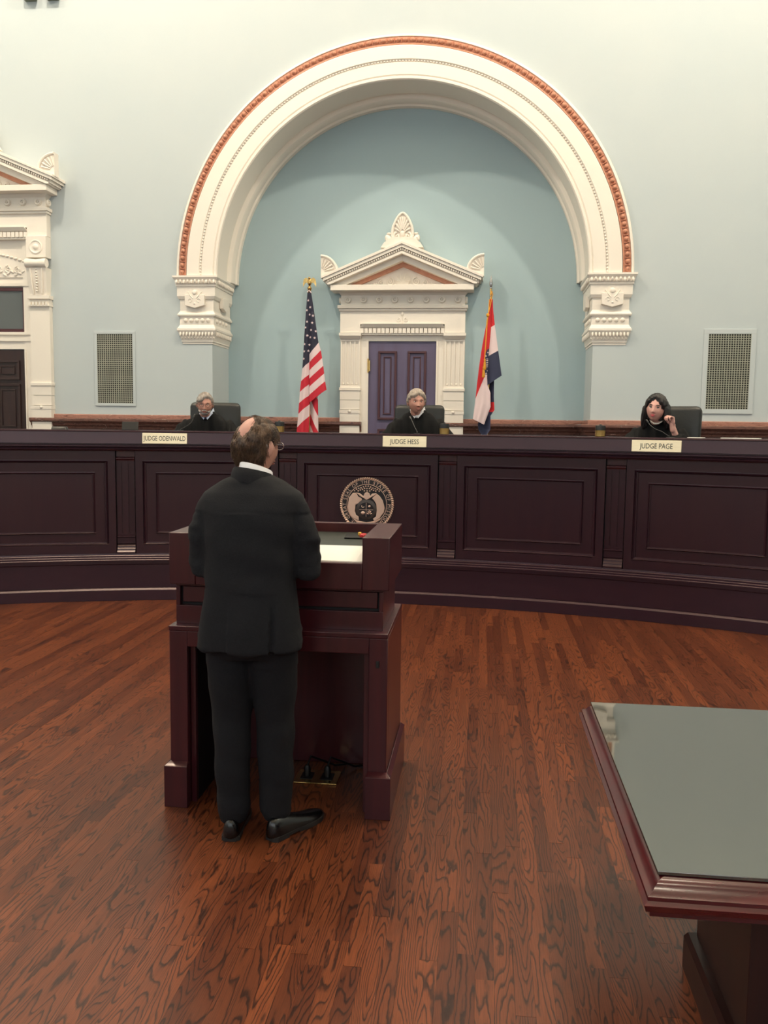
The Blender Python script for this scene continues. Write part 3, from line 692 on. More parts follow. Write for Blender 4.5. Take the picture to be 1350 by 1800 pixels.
# ------------------------------------------------------------------ judges bench
def arc_sweep(a0, a1, prof, mb=None, step=.6):
    # prof: closed list of (dr, z) with radius BR+dr
    mb = mb or MB(); k = max(1, int(math.ceil((a1-a0)/step))); rings = []
    for i in range(k+1):
        a = a0+(a1-a0)*i/k; rings.append([(*arc_pt(a, BR+dr), z) for dr, z in prof])
    return mb.loft(rings, True)
def rect(d0, d1, z0, z1): return [(d0, z0), (d1, z0), (d1, z1), (d0, z1)]
BAY = 10.36; BAYS = (-3, -2, -1, 0, 1, 2, 3); A0, A1 = -3.5*BAY, 3.5*BAY
def build_bench():
    e = empty('judges_bench', (0, BC+BR, 0)); tag(e, 'long curved dark mahogany judges bench with raised panels', 'bench')
    T = Matrix.Translation((0, -BC-BR, 0))
    def part(nm, m, mb, par=None, bevel=0, smooth=True): return mb.xf(T).build(nm, m, par or e, bevel=bevel, smooth=smooth, angle=25)
    part('fascia', 'wood_h', arc_sweep(A0, A1, [(.0, 1.448), (.06, 1.448), (.06, 1.53), (.022, 1.555), (.014, 1.553)]))
    part('ledge', 'wood_h', arc_sweep(A0, A1, [(.012, 1.552), (.008, 1.556), (.012, 1.567), (.33, 1.567), (.33, 1.535), (.06, 1.535)]))
    part('crown_moulding', 'wood_h', arc_sweep(A0, A1, [(.018, 1.447), (.018, 1.436), (.006, 1.432), (.006, 1.42), (.026, 1.416), (.03, 1.406), (.018, 1.402), (.02, 1.392), (.045, 1.388), (.05, 1.378), (.12, 1.378), (.12, 1.447)]))
    part('desk_top', 'wood_h', arc_sweep(A0, A1, rect(.30, .62, 1.26, 1.30)))
    part('parapet_back', 'wood_h', arc_sweep(A0, A1, rect(.28, .30, PZ+.002, 1.534)))
    part('panel_rail', 'wood_h', arc_sweep(A0, A1, [(.0, .365), (.0, .378), (.004, .382), (.016, .383), (.016, .396), (.020, .400), (.034, .401), (.034, .414), (.038, .418), (.054, .419), (.056, .430), (.15, .430), (.15, .365)]))
    part('plinth', 'wood_h', arc_sweep(A0, A1, [(.022, .118), (.022, .33), (.014, .34), (.014, .364), (.15, .364), (.15, .118)]))
    part('toe_board', 'wood_h', arc_sweep(A0, A1, [(.0, .001), (.0, .098), (.016, .114), (.026, .117), (.15, .117), (.15, .001)]))
    part('carcass', 'ink', arc_sweep(A0, A1, rect(.13, .16, .365, 1.378)))
    for b in BAYS:
        c = b*BAY; z0, z1 = .431, 1.377; hw = 4.56
        # stiles and rails around the recessed field
        st = MB(); o_, zb, zt = 4.10, .512, 1.296
        for a, q in ((c-hw, c-o_), (c+o_, c+hw)): arc_sweep(a, q, rect(.07, .13, z0, z1), st)
        arc_sweep(c-o_, c+o_, rect(.07, .13, z0, zb), st); arc_sweep(c-o_, c+o_, rect(.07, .13, zt, z1), st)
        fr = part('panel_frame', 'wood', st)
        fp = MB(); arc_sweep(c-o_, c+o_, rect(.088, .13, zb, zt), fp); fld = part('panel_field', 'wood', fp, fr)
        def mould(ow, wb, wt, wd, prof_h, d_base, nm):
            m = MB(); da = math.degrees(wd/BR)
            P = lambda za, zc: [(d_base, za), (d_base-prof_h*.6, za+(zc-za)*.15), (d_base-prof_h, za+(zc-za)*.35), (d_base-prof_h*.5, za+(zc-za)*.6), (d_base-prof_h*.45, za+(zc-za)*.85), (d_base, zc)]
            arc_sweep(c-ow, c+ow, P(wb, wb+wd)[::1], m); arc_sweep(c-ow, c+ow, [(q, wt-(z-(wt-wd))) for q, z in P(wt-wd, wt)][::-1] if False else P(wt-wd, wt), m)
            for s in (-1, 1):
                a, q = sorted((c+s*ow, c+s*(ow-da)))
                prof = [(d_base, 0), (d_base-prof_h*.6, .15), (d_base-prof_h, .35), (d_base-prof_h*.5, .6), (d_base-prof_h*.45, .85), (d_base, 1)]
                rings = []
                for z in (wb+wd*.5, wt-wd*.5):
                    rings.append([(*arc_pt(c+s*(ow-da*t), BR+dr), z) for dr, t in prof])
                m.loft(rings, True)
            return part(nm, 'wood', m, fr)
        mould(4.12, .505, 1.302, .036, .022, .09, 'panel_moulding')
        mould(3.29, .612, 1.188, .024, .014, .089, 'panel_moulding')
    for i in range(len(BAYS)-1):
        c = (BAYS[i]+.5)*BAY; h = .56
        sh = MB(); arc_sweep(c-h, c+h, rect(.10, .13, .60, 1.29), sh)
        for q in (-.42, -.14, .14, .42)[:0]: pass
        pil = part('pilaster', 'wood', sh)
        fl = MB()
        for a, q in ((c-.55, c-.26), (c-.16, c+.16), (c+.26, c+.55)): arc_sweep(a, q, rect(.092, .10, .62, 1.275), fl)
        arc_sweep(c-.55, c+.55, rect(.092, .10, .60, .62), fl); arc_sweep(c-.55, c+.55, rect(.092, .10, 1.275, 1.29), fl)
        part('fluting', 'wood', fl, pil)
        cp = MB(); arc_sweep(c-h, c+h, [(.13, 1.29), (.088, 1.29), (.085, 1.30), (.078, 1.305), (.078, 1.315), (.085, 1.32), (.13, 1.325)], cp); arc_sweep(c-h, c+h, rect(.112, .13, 1.325, 1.377), cp); part('pilaster_cap', 'cherry', cp, pil)
        bs = MB(); arc_sweep(c-h, c+h, [(.13, .52), (.088, .52), (.088, .575), (.08, .582), (.08, .592), (.095, .6), (.13, .6)], bs)
        arc_sweep(c-h, c+h, [(.13, .431), (.05, .431), (.05, .446), (.064, .460), (.066, .472), (.078, .484), (.08, .498), (.092, .510), (.1, .52), (.13, .52)], bs); part('pilaster_base', 'wood', bs, pil)
    # supports behind
    return e
build_bench()

# ---- round state seal on the centre panel
def build_seal():
    e = empty('wall_seal', (0, BC+BR+.0865, .91)); tag(e, 'round bronze state seal on the centre panel of the bench', 'seal')
    Rm = Matrix.Rotation(PI/2, 3, 'X'); R0 = .2535
    d = MB(); d.lathe([(.236, 0), (.238, .012), (.236, .014), (.01, .014)], (0, 0, 0), 64, 0, Rm); d.build('disc', 'seal_dark', e)
    rp = MB(); N = 76
    for i in range(N):
        t = 2*PI*i/N; M = Matrix.Rotation(-t, 3, 'Y') @ Matrix.Rotation(.7, 3, 'Y'); rp.ell((.243*math.cos(t), -.012, .243*math.sin(t)), (.0135, .013, .0085), 8, 6, 0, M)
    rp.build('rope_rim', 'bronze', e)
    rg = MB()
    for r_, w_ in ((.186, .0032), (.232, .002)):
        pts = [(r_*math.cos(t), -.015, r_*math.sin(t)) for t in [2*PI*i/72 for i in range(73)]]; rg.tube(pts, w_, 6)
    rg.build('ring_line', 'bronze', e)
    txt = 'THE GREAT SEAL OF THE STATE OF MISSOURI'
    # centred so that THE stands left of the top, as on the bench
    adv = {'I': .45, ' ': .62, 'M': 1.2, 'G': 1.05, 'O': 1.05}; tot = 0; pos = []
    for ch in txt: w_ = adv.get(ch, .88); pos.append(tot+w_/2); tot += w_
    i0 = txt.index('THE STATE')+1; ref = pos[i0]; scale = R_(9.55); lt = MB()
    cache = {}
    for ch, p in zip(txt, pos):
        if ch == ' ': continue
        ang = PI/2-((p-ref)*scale)+R_(4)
        if ch not in cache: cache[ch] = text_mesh(ch, .043, 'bronze', .002)
        me = cache[ch]; M = Matrix.Rotation(-(ang-PI/2), 4, 'Y') @ Matrix.Rotation(PI/2, 4, 'X')
        o = inst(me, 'letter', (.2085*math.cos(ang), -.016, .2085*math.sin(ang)), e); o.matrix_local = Matrix.Translation((.2085*math.cos(ang), -.016, .2085*math.sin(ang))) @ M
    S = lambda q: [((x-635)/450*R0, (650-y)/450*R0) for x, y in q]
    lb = MB(); lb.prism(S([(400, 465), (460, 460), (490, 520), (540, 545), (560, 570), (490, 640), (450, 660), (440, 760), (460, 830), (500, 850), (510, 920), (450, 900), (390, 870), (340, 790), (315, 700), (330, 600), (340, 540)]), -.023, -.013); lb.build('bear_relief', 'bronze', e, bevel=.004)
    rb = MB(); rb.prism(S([(720, 545), (770, 500), (800, 470), (850, 510), (900, 580), (935, 700), (920, 780), (880, 830), (860, 870), (760, 930), (740, 880), (790, 850), (800, 740), (790, 640), (760, 590)]), -.023, -.013); rb.build('bear_relief', 'bronze', e, bevel=.004)
    hm = MB(); hm.prism(S([(455, 455), (520, 470), (560, 500), (578, 515), (600, 460), (640, 445), (680, 470), (692, 510), (720, 470), (800, 460), (780, 490), (720, 520), (680, 550), (630, 575), (590, 548), (520, 512)]), -.027, -.013); hm.build('helmet_relief', 'bronze', e, bevel=.003)
    sr = MB(); sr.prism(S([(395, 880), (500, 925), (630, 945), (760, 925), (872, 872), (855, 905), (760, 962), (630, 985), (480, 962)]), -.021, -.013); sr.build('scroll_relief', 'bronze', e, bevel=.003)
    sh = MB(); cc = S([(628, 735)])[0]; sh.lathe([(.094, 0), (.096, .01), (.09, .013), (.01, .013)], (cc[0], -.012, cc[1]), 40, 0, Rm); sd = sh.build('shield', 'seal_mid', e)
    q = MB(); q.lathe([(.068, 0), (.068, .002), (.01, .002)], (cc[0], -.0255, cc[1]), 40, 0, Rm); q.build('shield_field', 'seal_dark', sd)
    q = MB(); q.bx(cc[0]-.0015, cc[0]+.0015, -.03, -.026, cc[1]-.066, cc[1]+.066).bx(cc[0]-.066, cc[0]+.066, -.03, -.026, cc[1]-.0015, cc[1]+.0015)
    q.tube([(cc[0]-.03+.012*math.cos(t), -.028, cc[1]+.032+.012*math.sin(t)) for t in [2.4+k*.5 for k in range(8)]], .004, 6); q.ell((cc[0]-.03, -.028, cc[1]-.03), (.02, .004, .014), 10, 6); q.ell((cc[0]+.03, -.028, cc[1]+.032), (.012, .004, .01), 10, 6)
    fan(q, (cc[0]+.03, cc[1]-.045), .024, .04, 5, -.028, .004); q.build('shield_charges', 'bronze', sd)
    st = MB()
    for y, xs in ((350, (615, 655)), (362, (575, 695)), (380, (535, 733)), (388, (498, 595, 635, 675, 770)), (402, (462, 560, 710, 805)), (415, (525, 745)), (428, (428, 490, 592, 637, 682, 780, 838))):
        for x in xs: a, b = S([(x, y)])[0]; st.ell((a, -.015, b), (.0072, .004, .0072), 8, 5)
    st.build('star_dots', 'bronze', e)
build_seal()

# ---- engraved nameplates
def nameplate(x, txt, lab):
    a = math.degrees(math.asin(x/(BR-.0))); p = arc_pt(a, BR-.006); e = empty('nameplate', (p[0], p[1], 1.449)); e.rotation_euler = (0, 0, -R_(a)); tag(e, lab, 'nameplate', 'brass nameplates')
    M = Matrix.Rotation(R_(-6), 4, 'X')
    b = MB(); b.bx(-.2, .2, -.006, .0, .0, .097); b.xf(M); b.build('plate', 'brass_plate', e, bevel=.0015)
    me = text_mesh(txt, .062, 'ink', .0006); w_ = max(v.co.x for v in me.vertices)-min(v.co.x for v in me.vertices)
    sx = {14: .375, 10: .265}[len(txt)]/w_ if len(txt) in (14, 10) else .25/w_
    o = inst(me, 'engraved_name', (0, 0, 0), e); o.matrix_local = M @ Matrix.Translation((0, -.0068, .046)) @ Matrix.Rotation(PI/2, 4, 'X') @ Matrix.Diagonal((sx, 1, 1, 1))
nameplate(-1.83, 'JUDGE ODENWALD', 'brass nameplate with the longest name, below the bearded judge')
nameplate(.35, 'JUDGE HESS', 'brass nameplate above the round seal, below the silver-haired judge')
nameplate(2.498, 'JUDGE PAGE', 'brass nameplate below the judge with long black hair')

# ------------------------------------------------------------------ lectern
def build_lectern():
    X0, Y0 = .218, 3.409; e = empty('lectern', (X0, Y0, 0)); tag(e, 'large dark cherry lectern with open knee space', 'lectern')
    T = Matrix.Translation((-X0, -Y0, 0))
    def part(nm, m, mb, par=None, bevel=.003): return mb.xf(T).build(nm, m, par or e, bevel=bevel)
    # upper box: rims around a sunken sloping top
    for a, b in ((-.245, -.132), (.572, .684)):
        part('side_rim', 'cherry', MB().bx(a, b, 3.44, 3.99, .962, 1.179))
    part('front_board', 'cherry', MB().bx(-.132, .572, 3.44, 3.475, .962, 1.072))
    part('back_rim', 'cherry', MB().bx(-.132, .572, 3.945, 3.99, .962, 1.179))
    t = MB(); t.loft([[(-.132, 3.475, 1.03), (.572, 3.475, 1.03), (.572, 3.945, 1.10), (-.132, 3.945, 1.10)], [(-.132, 3.475, 1.068), (.572, 3.475, 1.068), (.572, 3.945, 1.138), (-.132, 3.945, 1.138)]])
    part('reading_surface', 'leather_top', t, bevel=0)
    # middle tier with recessed drawer
    part('drawer_case', 'cherry', MB().bx(-.234, .655, 3.53, 3.975, .782, .962))
    fr = MB(); fr.bx(-.234, .655, 3.489, 3.53, .782, .862).bx(-.234, .655, 3.489, 3.53, .946, .962).bx(-.234, -.216, 3.489, 3.53, .862, .946).bx(.638, .655, 3.489, 3.53, .862, .946)
    part('drawer_frame', 'cherry', fr, bevel=.002)
    part('drawer_gap', 'ink', MB().bx(-.216, .638, 3.518, 3.529, .862, .946), bevel=0)
    part('drawer', 'cherry', MB().bx(-.205, .63, 3.496, 3.52, .876, .943), bevel=.002)
    # knee-hole stand
    part('stand_top', 'cherry', MB().bx(-.25, .682, 3.437, 4.06, .762, .783))
    part('apron', 'cherry', MB().bx(-.17, .604, 3.439, 3.46, .695, .762))
    for a, b, s in ((-.248, -.17, -1), (.604, .682, 1)):
        part('leg_post', 'cherry', MB().bx(a, b, 3.439, 3.50, .0, .762))
        c, d = (-.248, -.215) if s < 0 else (.65, .682)
        part('side_panel', 'cherry', MB().bx(c, d, 3.50, 4.055, .0, .762))
        c, d = (-.168, -.146) if s < 0 else (.58, .602)
        part('inner_strip', 'cherry', MB().bx(c, d, 3.475, 3.50, .0, .695), bevel=.001)
        c, d = (-.215, -.146) if s < 0 else (.58, .65)
        part('inner_liner', 'ink', MB().bx(c, d, 3.501, 3.99, .0, .76), bevel=0)
        c, d = (-.267, -.166) if s < 0 else (.597, .703)
        pl = MB(); pl.bx(c, d, Y0, 3.439, .0, .18); 
        if s < 0: pl.bx(-.267, -.2485, 3.439, 4.07, 0, .18)
        else: pl.bx(.6825, .703, 3.439, 4.07, 0, .18)
        if s < 0: pl.loft([[(-.267, Y0, .18), (-.166, Y0, .18), (-.166, 3.439, .18), (-.267, 3.439, .18)], [(-.249, 3.436, .195), (-.17, 3.436, .195), (-.17, 3.439, .195), (-.249, 3.439, .195)]]).loft([[(-.267, 3.439, .18), (-.249, 3.439, .18), (-.249, 4.07, .18), (-.267, 4.07, .18)], [(-.252, 3.439, .195), (-.249, 3.439, .195), (-.249, 4.06, .195), (-.252, 4.06, .195)]])
        else: pl.loft([[(.597, Y0, .18), (.703, Y0, .18), (.703, 3.439, .18), (.597, 3.439, .18)], [(.604, 3.436, .195), (.685, 3.436, .195), (.685, 3.439, .195), (.604, 3.439, .195)]]).loft([[(.683, 3.439, .18), (.703, 3.439, .18), (.703, 4.07, .18), (.683, 4.07, .18)], [(.683, 3.439, .195), (.686, 3.439, .195), (.686, 4.06, .195), (.683, 4.06, .195)]])
        part('plinth', 'cherry', pl, bevel=.002)
    part('back_panel', 'cherry', MB().bx(-.215, .65, 3.99, 4.05, .0, .762))
    part('rocker_switch', 'black', MB().bx(.634, .648, 3.433, 3.4395, .64, .668), bevel=.001)
    b = MB(); b.bx(-.1, .02, 3.945-.04, 3.943, 1.134, 1.139); part('vent_slot', 'black', b, bevel=.001)
    return e
build_lectern()
# timer lights on the reading surface
def top_z(y): return 1.068+.07*(y-3.475)/.47
e = empty('timer_unit', (.52, 3.86, top_z(3.86)+.001)); tag(e, 'small timer with red and amber lights on the lectern top', 'timer')
e.rotation_euler = (math.atan(.07/.47), 0, 0)
MB().bx(-.085, .045, -.03, .03, 0, .006).build('base_plate', 'black', e, bevel=.002)
for x, m, r in ((.0, 'red', .018), (-.02, 'amber', .009), (.03, 'red', .008)):
    q = MB(); q.lathe([(r, .006), (r, .012), (r*.8, .017), (r*.2, .019)], (x, -.005 if m == 'red' else .018, 0), 14); q.build('signal_lamp', m, e)
for i, (x0, x1, y0, y1, rz, lab) in enumerate(((.29, .565, 3.478, 3.70, 0, 'white sheet of paper lying flat at the lectern\'s edge, under another'), (.33, .562, 3.482, 3.712, .01, 'uppermost white sheet of notes beside the man\'s right elbow'))):
    sh = MB(); z = .002+i*.0015; cy = (y0+y1)/2; cx = (x0+x1)/2
    n = 8; rings = []
    for k in range(n+1):
        t = k/n; y = (y0-cy)+(y1-y0)*t; cz = .0006*math.sin(3*t+i)
        rings.append([(x0-cx, y, cz), (x1-cx, y, cz), (x1-cx, y, cz+.0007), (x0-cx, y, cz+.0007)])
    sh.loft(rings); o = sh.build('paper_sheet', 'paper', smooth=False); o.location = (cx, cy, top_z(cy)+z); o.rotation_euler = (math.atan(.07/.47), 0, rz); tag(o, lab, 'paper', 'sheets on the lectern')
# floor outlet box and plugs under the lectern
e = empty('floor_outlet', (.325, 3.80, 0)); tag(e, 'brass floor outlet plate with two black plugs under the lectern', 'outlet')
MB().bx(-.10, .10, -.075, .075, .0005, .007).build('plate', 'brass', e, bevel=.002)
for x in (-.05, .045):
    MB().bx(x-.028, x+.028, -.04, .04, .007, .010).build('socket', 'black', e, bevel=.001)
    p = MB(); p.lathe([(.016, .01), (.016, .045), (.01, .06)], (x, 0, 0), 12); p.tube([(x, 0, .055), (x+.01, .03, .09), (x+.05, .09, .05), (x+.11, .13, .012), (x+.16, .165, .008)], .005, 8); p.build('plug', 'black', e)

# ------------------------------------------------------------------ counsel table with glass top
def build_table():
    e = empty('counsel_table', (2.56, 2.53, 0)); tag(e, 'red mahogany table with reflective glass top cut by frame edge', 'table')
    T = Matrix.Translation((-2.56, -2.53, 0)); x0, x1, y0, y1 = 1.430, 3.70, 1.875, 3.188
    def part(nm, m, mb, par=None, bevel=.002): return mb.xf(T).build(nm, m, par or e, bevel=bevel)
    pr = [(q_*1.16, .63-(.77-z_)*1.16) for q_, z_ in [(0, .694), (-.012, .694), (-.012, .704), (-.022, .708), (-.026, .722), (-.018, .728), (-.018, .736), (-.008, .742), (.0, .752), (.012, .76), (.03, .762), (.05, .762), (.05, .70)]]
    # closed mitred frame: four runs
    cs = [(x0+.03, y0+.03), (x1-.03, y0+.03), (x1-.03, y1-.03), (x0+.03, y1-.03)]
    for i in range(4):
        a, b = Vector(cs[i]), Vector(cs[(i+1) % 4]); d = (b-a).normalized(); n = Vector((d.y, -d.x)); m = MB(); rings = []
        for p, sg in ((a, 1), (b, -1)):
            rings.append([(*(p-n*o+d*sg*o), z) for o, z in pr])
        m.loft(rings, True); part('edge_moulding', 'cherry_edge', m, bevel=0)
    part('core', 'cherry', MB().bx(x0+.07, x1-.07, y0+.07, y1-.07, .55, .612), bevel=0)
    part('glass_plate', 'glass_top', MB().bx(x0+.037, x1-.037, y0+.052, y1-.037, .6215, .630), bevel=.001)
    for s, a, b in ((0, 1.722, 1.98), (1, 3.15, 3.4)):
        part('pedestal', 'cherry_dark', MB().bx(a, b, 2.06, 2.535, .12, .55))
        pb = MB(); q = (a-.03, b+.03, 2.0, 2.565)
        pb.bx(q[0], q[1], q[2], q[3], .0, .10); pb.loft([[(q[0], q[2], .10), (q[1], q[2], .10), (q[1], q[3], .10), (q[0], q[3], .10)], [(q[0]+.01, q[2]+.01, .118), (q[1]-.01, q[2]+.01, .118), (q[1]-.01, q[3]-.01, .118), (q[0]+.01, q[3]-.01, .118)], [(q[0]+.026, q[2]+.026, .124), (q[1]-.026, q[2]+.026, .124), (q[1]-.026, q[3]-.026, .124), (q[0]+.026, q[3]-.026, .124)]])
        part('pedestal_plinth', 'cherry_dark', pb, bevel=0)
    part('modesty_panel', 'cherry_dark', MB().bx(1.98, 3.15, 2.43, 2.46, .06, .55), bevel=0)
build_table()

# ------------------------------------------------------------------ people
def head_base(d):
    x, y, z = .081*d.x, .098*d.y, .118*d.z
    t = max(0, -z/.118)
    x *= 1-.26*t**1.7
    if y > 0 and z < 0: y *= 1-.30*t
    if y < 0: y *= 1+.04*t
    return Vector((x, y, z))
def G(a, s): return math.exp(-(a/s)**2)
def head_point(d, fem=False):
    p = head_base(d); x, z = p.x, p.z
    if d.y < -.15:
        k = 0.0
        if -.05 < z < .035:
            u = (.03-z)/.062                      # nose bridge to tip
            amp = (.004+.022*max(0, min(1, u))) if z > -.034 else .026*max(0, 1-(-.034-z)/.012)
            k += amp*G(x, .008+.007*max(0, min(1, u)))
        for s in (-1, 1):
            k -= .010*G(x-s*.031, .015)*G(z-.008, .011); k += .004*G(x-s*.042, .02)*G(z+.03, .02); k += .006*G(x-s*.012, .006)*G(z+.034, .008)
        k += .004*G(z-.03, .009)*G(x, .05); k += .006*G(x, .022)*G(z+.058, .006)+.006*G(x, .018)*G(z+.069, .006)-.004*G(x, .024)*G(z+.0635, .0025); k += .008*G(x, .02)*G(z+.1, .016)
        p.y -= k*(.85 if fem else 1)
    return p
def sphere_grid(nu, nv):
    ds = [Vector((0, 0, 1))]
    for i in range(1, nv):
        t = PI*i/nv
        for j in range(nu): a = 2*PI*j/nu; ds.append(Vector((math.sin(t)*math.cos(a), math.sin(t)*math.sin(a), math.cos(t))))
    ds.append(Vector((0, 0, -1))); L = len(ds)-1; fs = []
    for j in range(nu):
        k = (j+1) % nu; fs += [(0, 1+j, 1+k), (L, 1+(nv-2)*nu+k, 1+(nv-2)*nu+j)]
        for i in range(nv-2): fs.append((1+i*nu+j, 1+(i+1)*nu+j, 1+(i+1)*nu+k, 1+i*nu+k))
    return ds, fs
def add_head(mb, M, fem=False):
    ds, fs = sphere_grid(72, 54); mb.add([M @ head_point(d, fem) for d in ds], fs)
    for s in (-1, 1): mb.ell(M @ Vector((s*.083, .014, -.008)), (.012, .021, .033), 12, 8, 0, (M.to_3x3().normalized() @ Matrix.Rotation(s*.35, 3, 'Z')))
def shell(M, thick, nu=80, nv=60, full=False):
    ds, fs = sphere_grid(nu, nv); mb = MB(); vs_ = []; keep = []
    for d in ds:
        p = head_base(d); t = thick(d, p); keep.append(full or t > -.003); n = Vector((d.x/.076, d.y/.097, d.z/.118)).normalized(); vs_.append(M @ (p+n*t))
    return mb.add(vs_, [f for f in fs if any(keep[i] for i in f)])
def add_strands(mb, M, mask, count, seed, length=(.03, .06), r=.0012, lift=.004):
    rnd = random.Random(seed); k = 0; tries = 0
    while k < count and tries < count*20:
        tries += 1
        d = Vector((rnd.gauss(0, 1), rnd.gauss(0, 1), rnd.gauss(0, 1))).normalized(); p = head_base(d); t = mask(d, p)
        if t <= .0015: continue
        n = Vector((d.x/.076, d.y/.097, d.z/.118)).normalized(); g = Vector((0, 0, -1)); tan = (g-n*g.dot(n)); tan = tan.normalized() if tan.length > .2 else Vector((rnd.uniform(-1, 1), 1, 0)).normalized()
        tan = (tan+n.cross(tan)*rnd.uniform(-.5, .5)).normalized(); L = rnd.uniform(*length); q = p+n*(t*rnd.uniform(.7, 1.0)); pts = [q]
        for i in range(3):
            q = q+tan*L/3+n*(lift*rnd.uniform(-.6, .8)); n2 = Vector((q.x/.076**2, q.y/.097**2, q.z/.118**2)).normalized(); tan = (tan-n2*tan.dot(n2)).normalized(); n = n2; pts.append(q)
        mb.tube([M @ a for a in pts], [r, r, r*.8, r*.3], 3); k += 1
def add_hand(mb, W, f, n, curl, side, s_=1.0, spread=.05):
    W = Vector(W); f = Vector(f).normalized(); n = Vector(n); n = (n-f*n.dot(f)).normalized(); s = f.cross(n)
    M = Matrix((s, f, n)).transposed()
    mb.ell(W+f*.05*s_, (.041*s_, .05*s_, .017*s_), 16, 10, 0, M); mb.limb([W-f*.03, W+f*.02*s_], [.026*s_, .027*s_], 12)
    for i, (off, L) in enumerate(((-.031, .066), (-.0105, .08), (.0105, .076), (.031, .06))):
        off *= side; p = W+f*.085*s_+s*off*s_; d = (f+s*off*spread*20).normalized(); pts = [p-f*.015, p]; c = curl[i] if isinstance(curl, (list, tuple)) else curl
        for q in (.45, .32, .26):
            d = (d*math.cos(c)+n*math.sin(c)).normalized() if True else d; n_ = n
            p = p+d*L*q*1.12*s_; pts.append(p); c_ = c
            # rotate the bend plane with the finger
            dd = d; n = (n-dd*n.dot(dd)).normalized()
        n = (Vector(n_)).normalized(); n = M.col[2].copy()
        mb.limb(pts, [.0098*s_, .0098*s_, .009*s_, .0084*s_, .0072*s_], 10)
    t0 = W+f*.03*s_-s*side*.034*s_; d = (f*.75-s*side*.55+n*.45).normalized(); t1 = t0+d*.038*s_; d2 = (f*.85+s*side*.1+n*.5).normalized(); t2 = t1+d2*.032*s_
    mb.limb([W+f*.02*s_-s*side*.02*s_, t0, t1, t2], [.013*s_, .0125*s_, .011*s_, .009*s_], 10)
def face_bits(o, M, skin_lip, brow, sc_=1, gaze=(0, 0), open_=1.0, fem=False):
    for s in (-1, 1):
        ey = MB(); c = head_point(Vector((s*.031/.076, -math.sqrt(max(.01, 1-(.031/.076)**2-.005)), .008/.118)).normalized(), fem)
        c = Vector((s*.031, c.y+.0015, .008)); ey.ell(M @ c, (.0135, .009, .0078*open_), 14, 10, 0, M.to_3x3()); eo = ey.build('eye', 'eye', o)
        ir = MB(); ir.ell(M @ (c+Vector((gaze[0]*.004, -.0068, gaze[1]*.003))), (.0066, .003, .0066*min(1, open_+.1)), 12, 8, 0, M.to_3x3()); ir.build('iris', 'iris', eo)
        br = MB(); br.tube([M @ Vector((s*.012, c.y-.013, .026)), M @ Vector((s*.03, c.y-.0115, .031)), M @ Vector((s*.05, c.y+.002, .026))], [.004, .005, .003], 6); br.build('eyebrow', brow, o)
        if fem:
            br = MB(); br.tube([M @ Vector((s*.018, c.y-.006, .011)), M @ Vector((s*.031, c.y-.0095, .0165)), M @ Vector((s*.046, c.y-.002, .012))], [.002, .003, .0025], 6); br.build('eyelash', 'iris', o)
    y0 = -.1005
    li = MB(); li.ell(M @ Vector((0, y0, -.0585)), (.021, .006, .0045), 14, 8, 0, M.to_3x3()); li.ell(M @ Vector((0, y0-.001, -.069)), (.018, .006, .005), 14, 8, 0, M.to_3x3()); li.build('lips', skin_lip, o)
def add_glasses(o, M, m='black'):
    g_ = MB()
    for s in (-1, 1):
        g_.tube([M @ Vector((s*.032+.023*math.cos(t), -.108, .006+.016*math.sin(t))) for t in [2*PI*k/20 for k in range(21)]], .0013, 6)
        g_.tube([M @ Vector(p) for p in ((s*.055, -.106, .01), (s*.078, -.07, .01), (s*.084, .012, .012), (s*.082, .03, -.005))], .0014, 6)
    g_.tube([M @ Vector((-.01, -.109, .01)), M @ Vector((0, -.113, .013)), M @ Vector((.01, -.109, .01))], .0013, 6); g_.build('glasses', m, o)

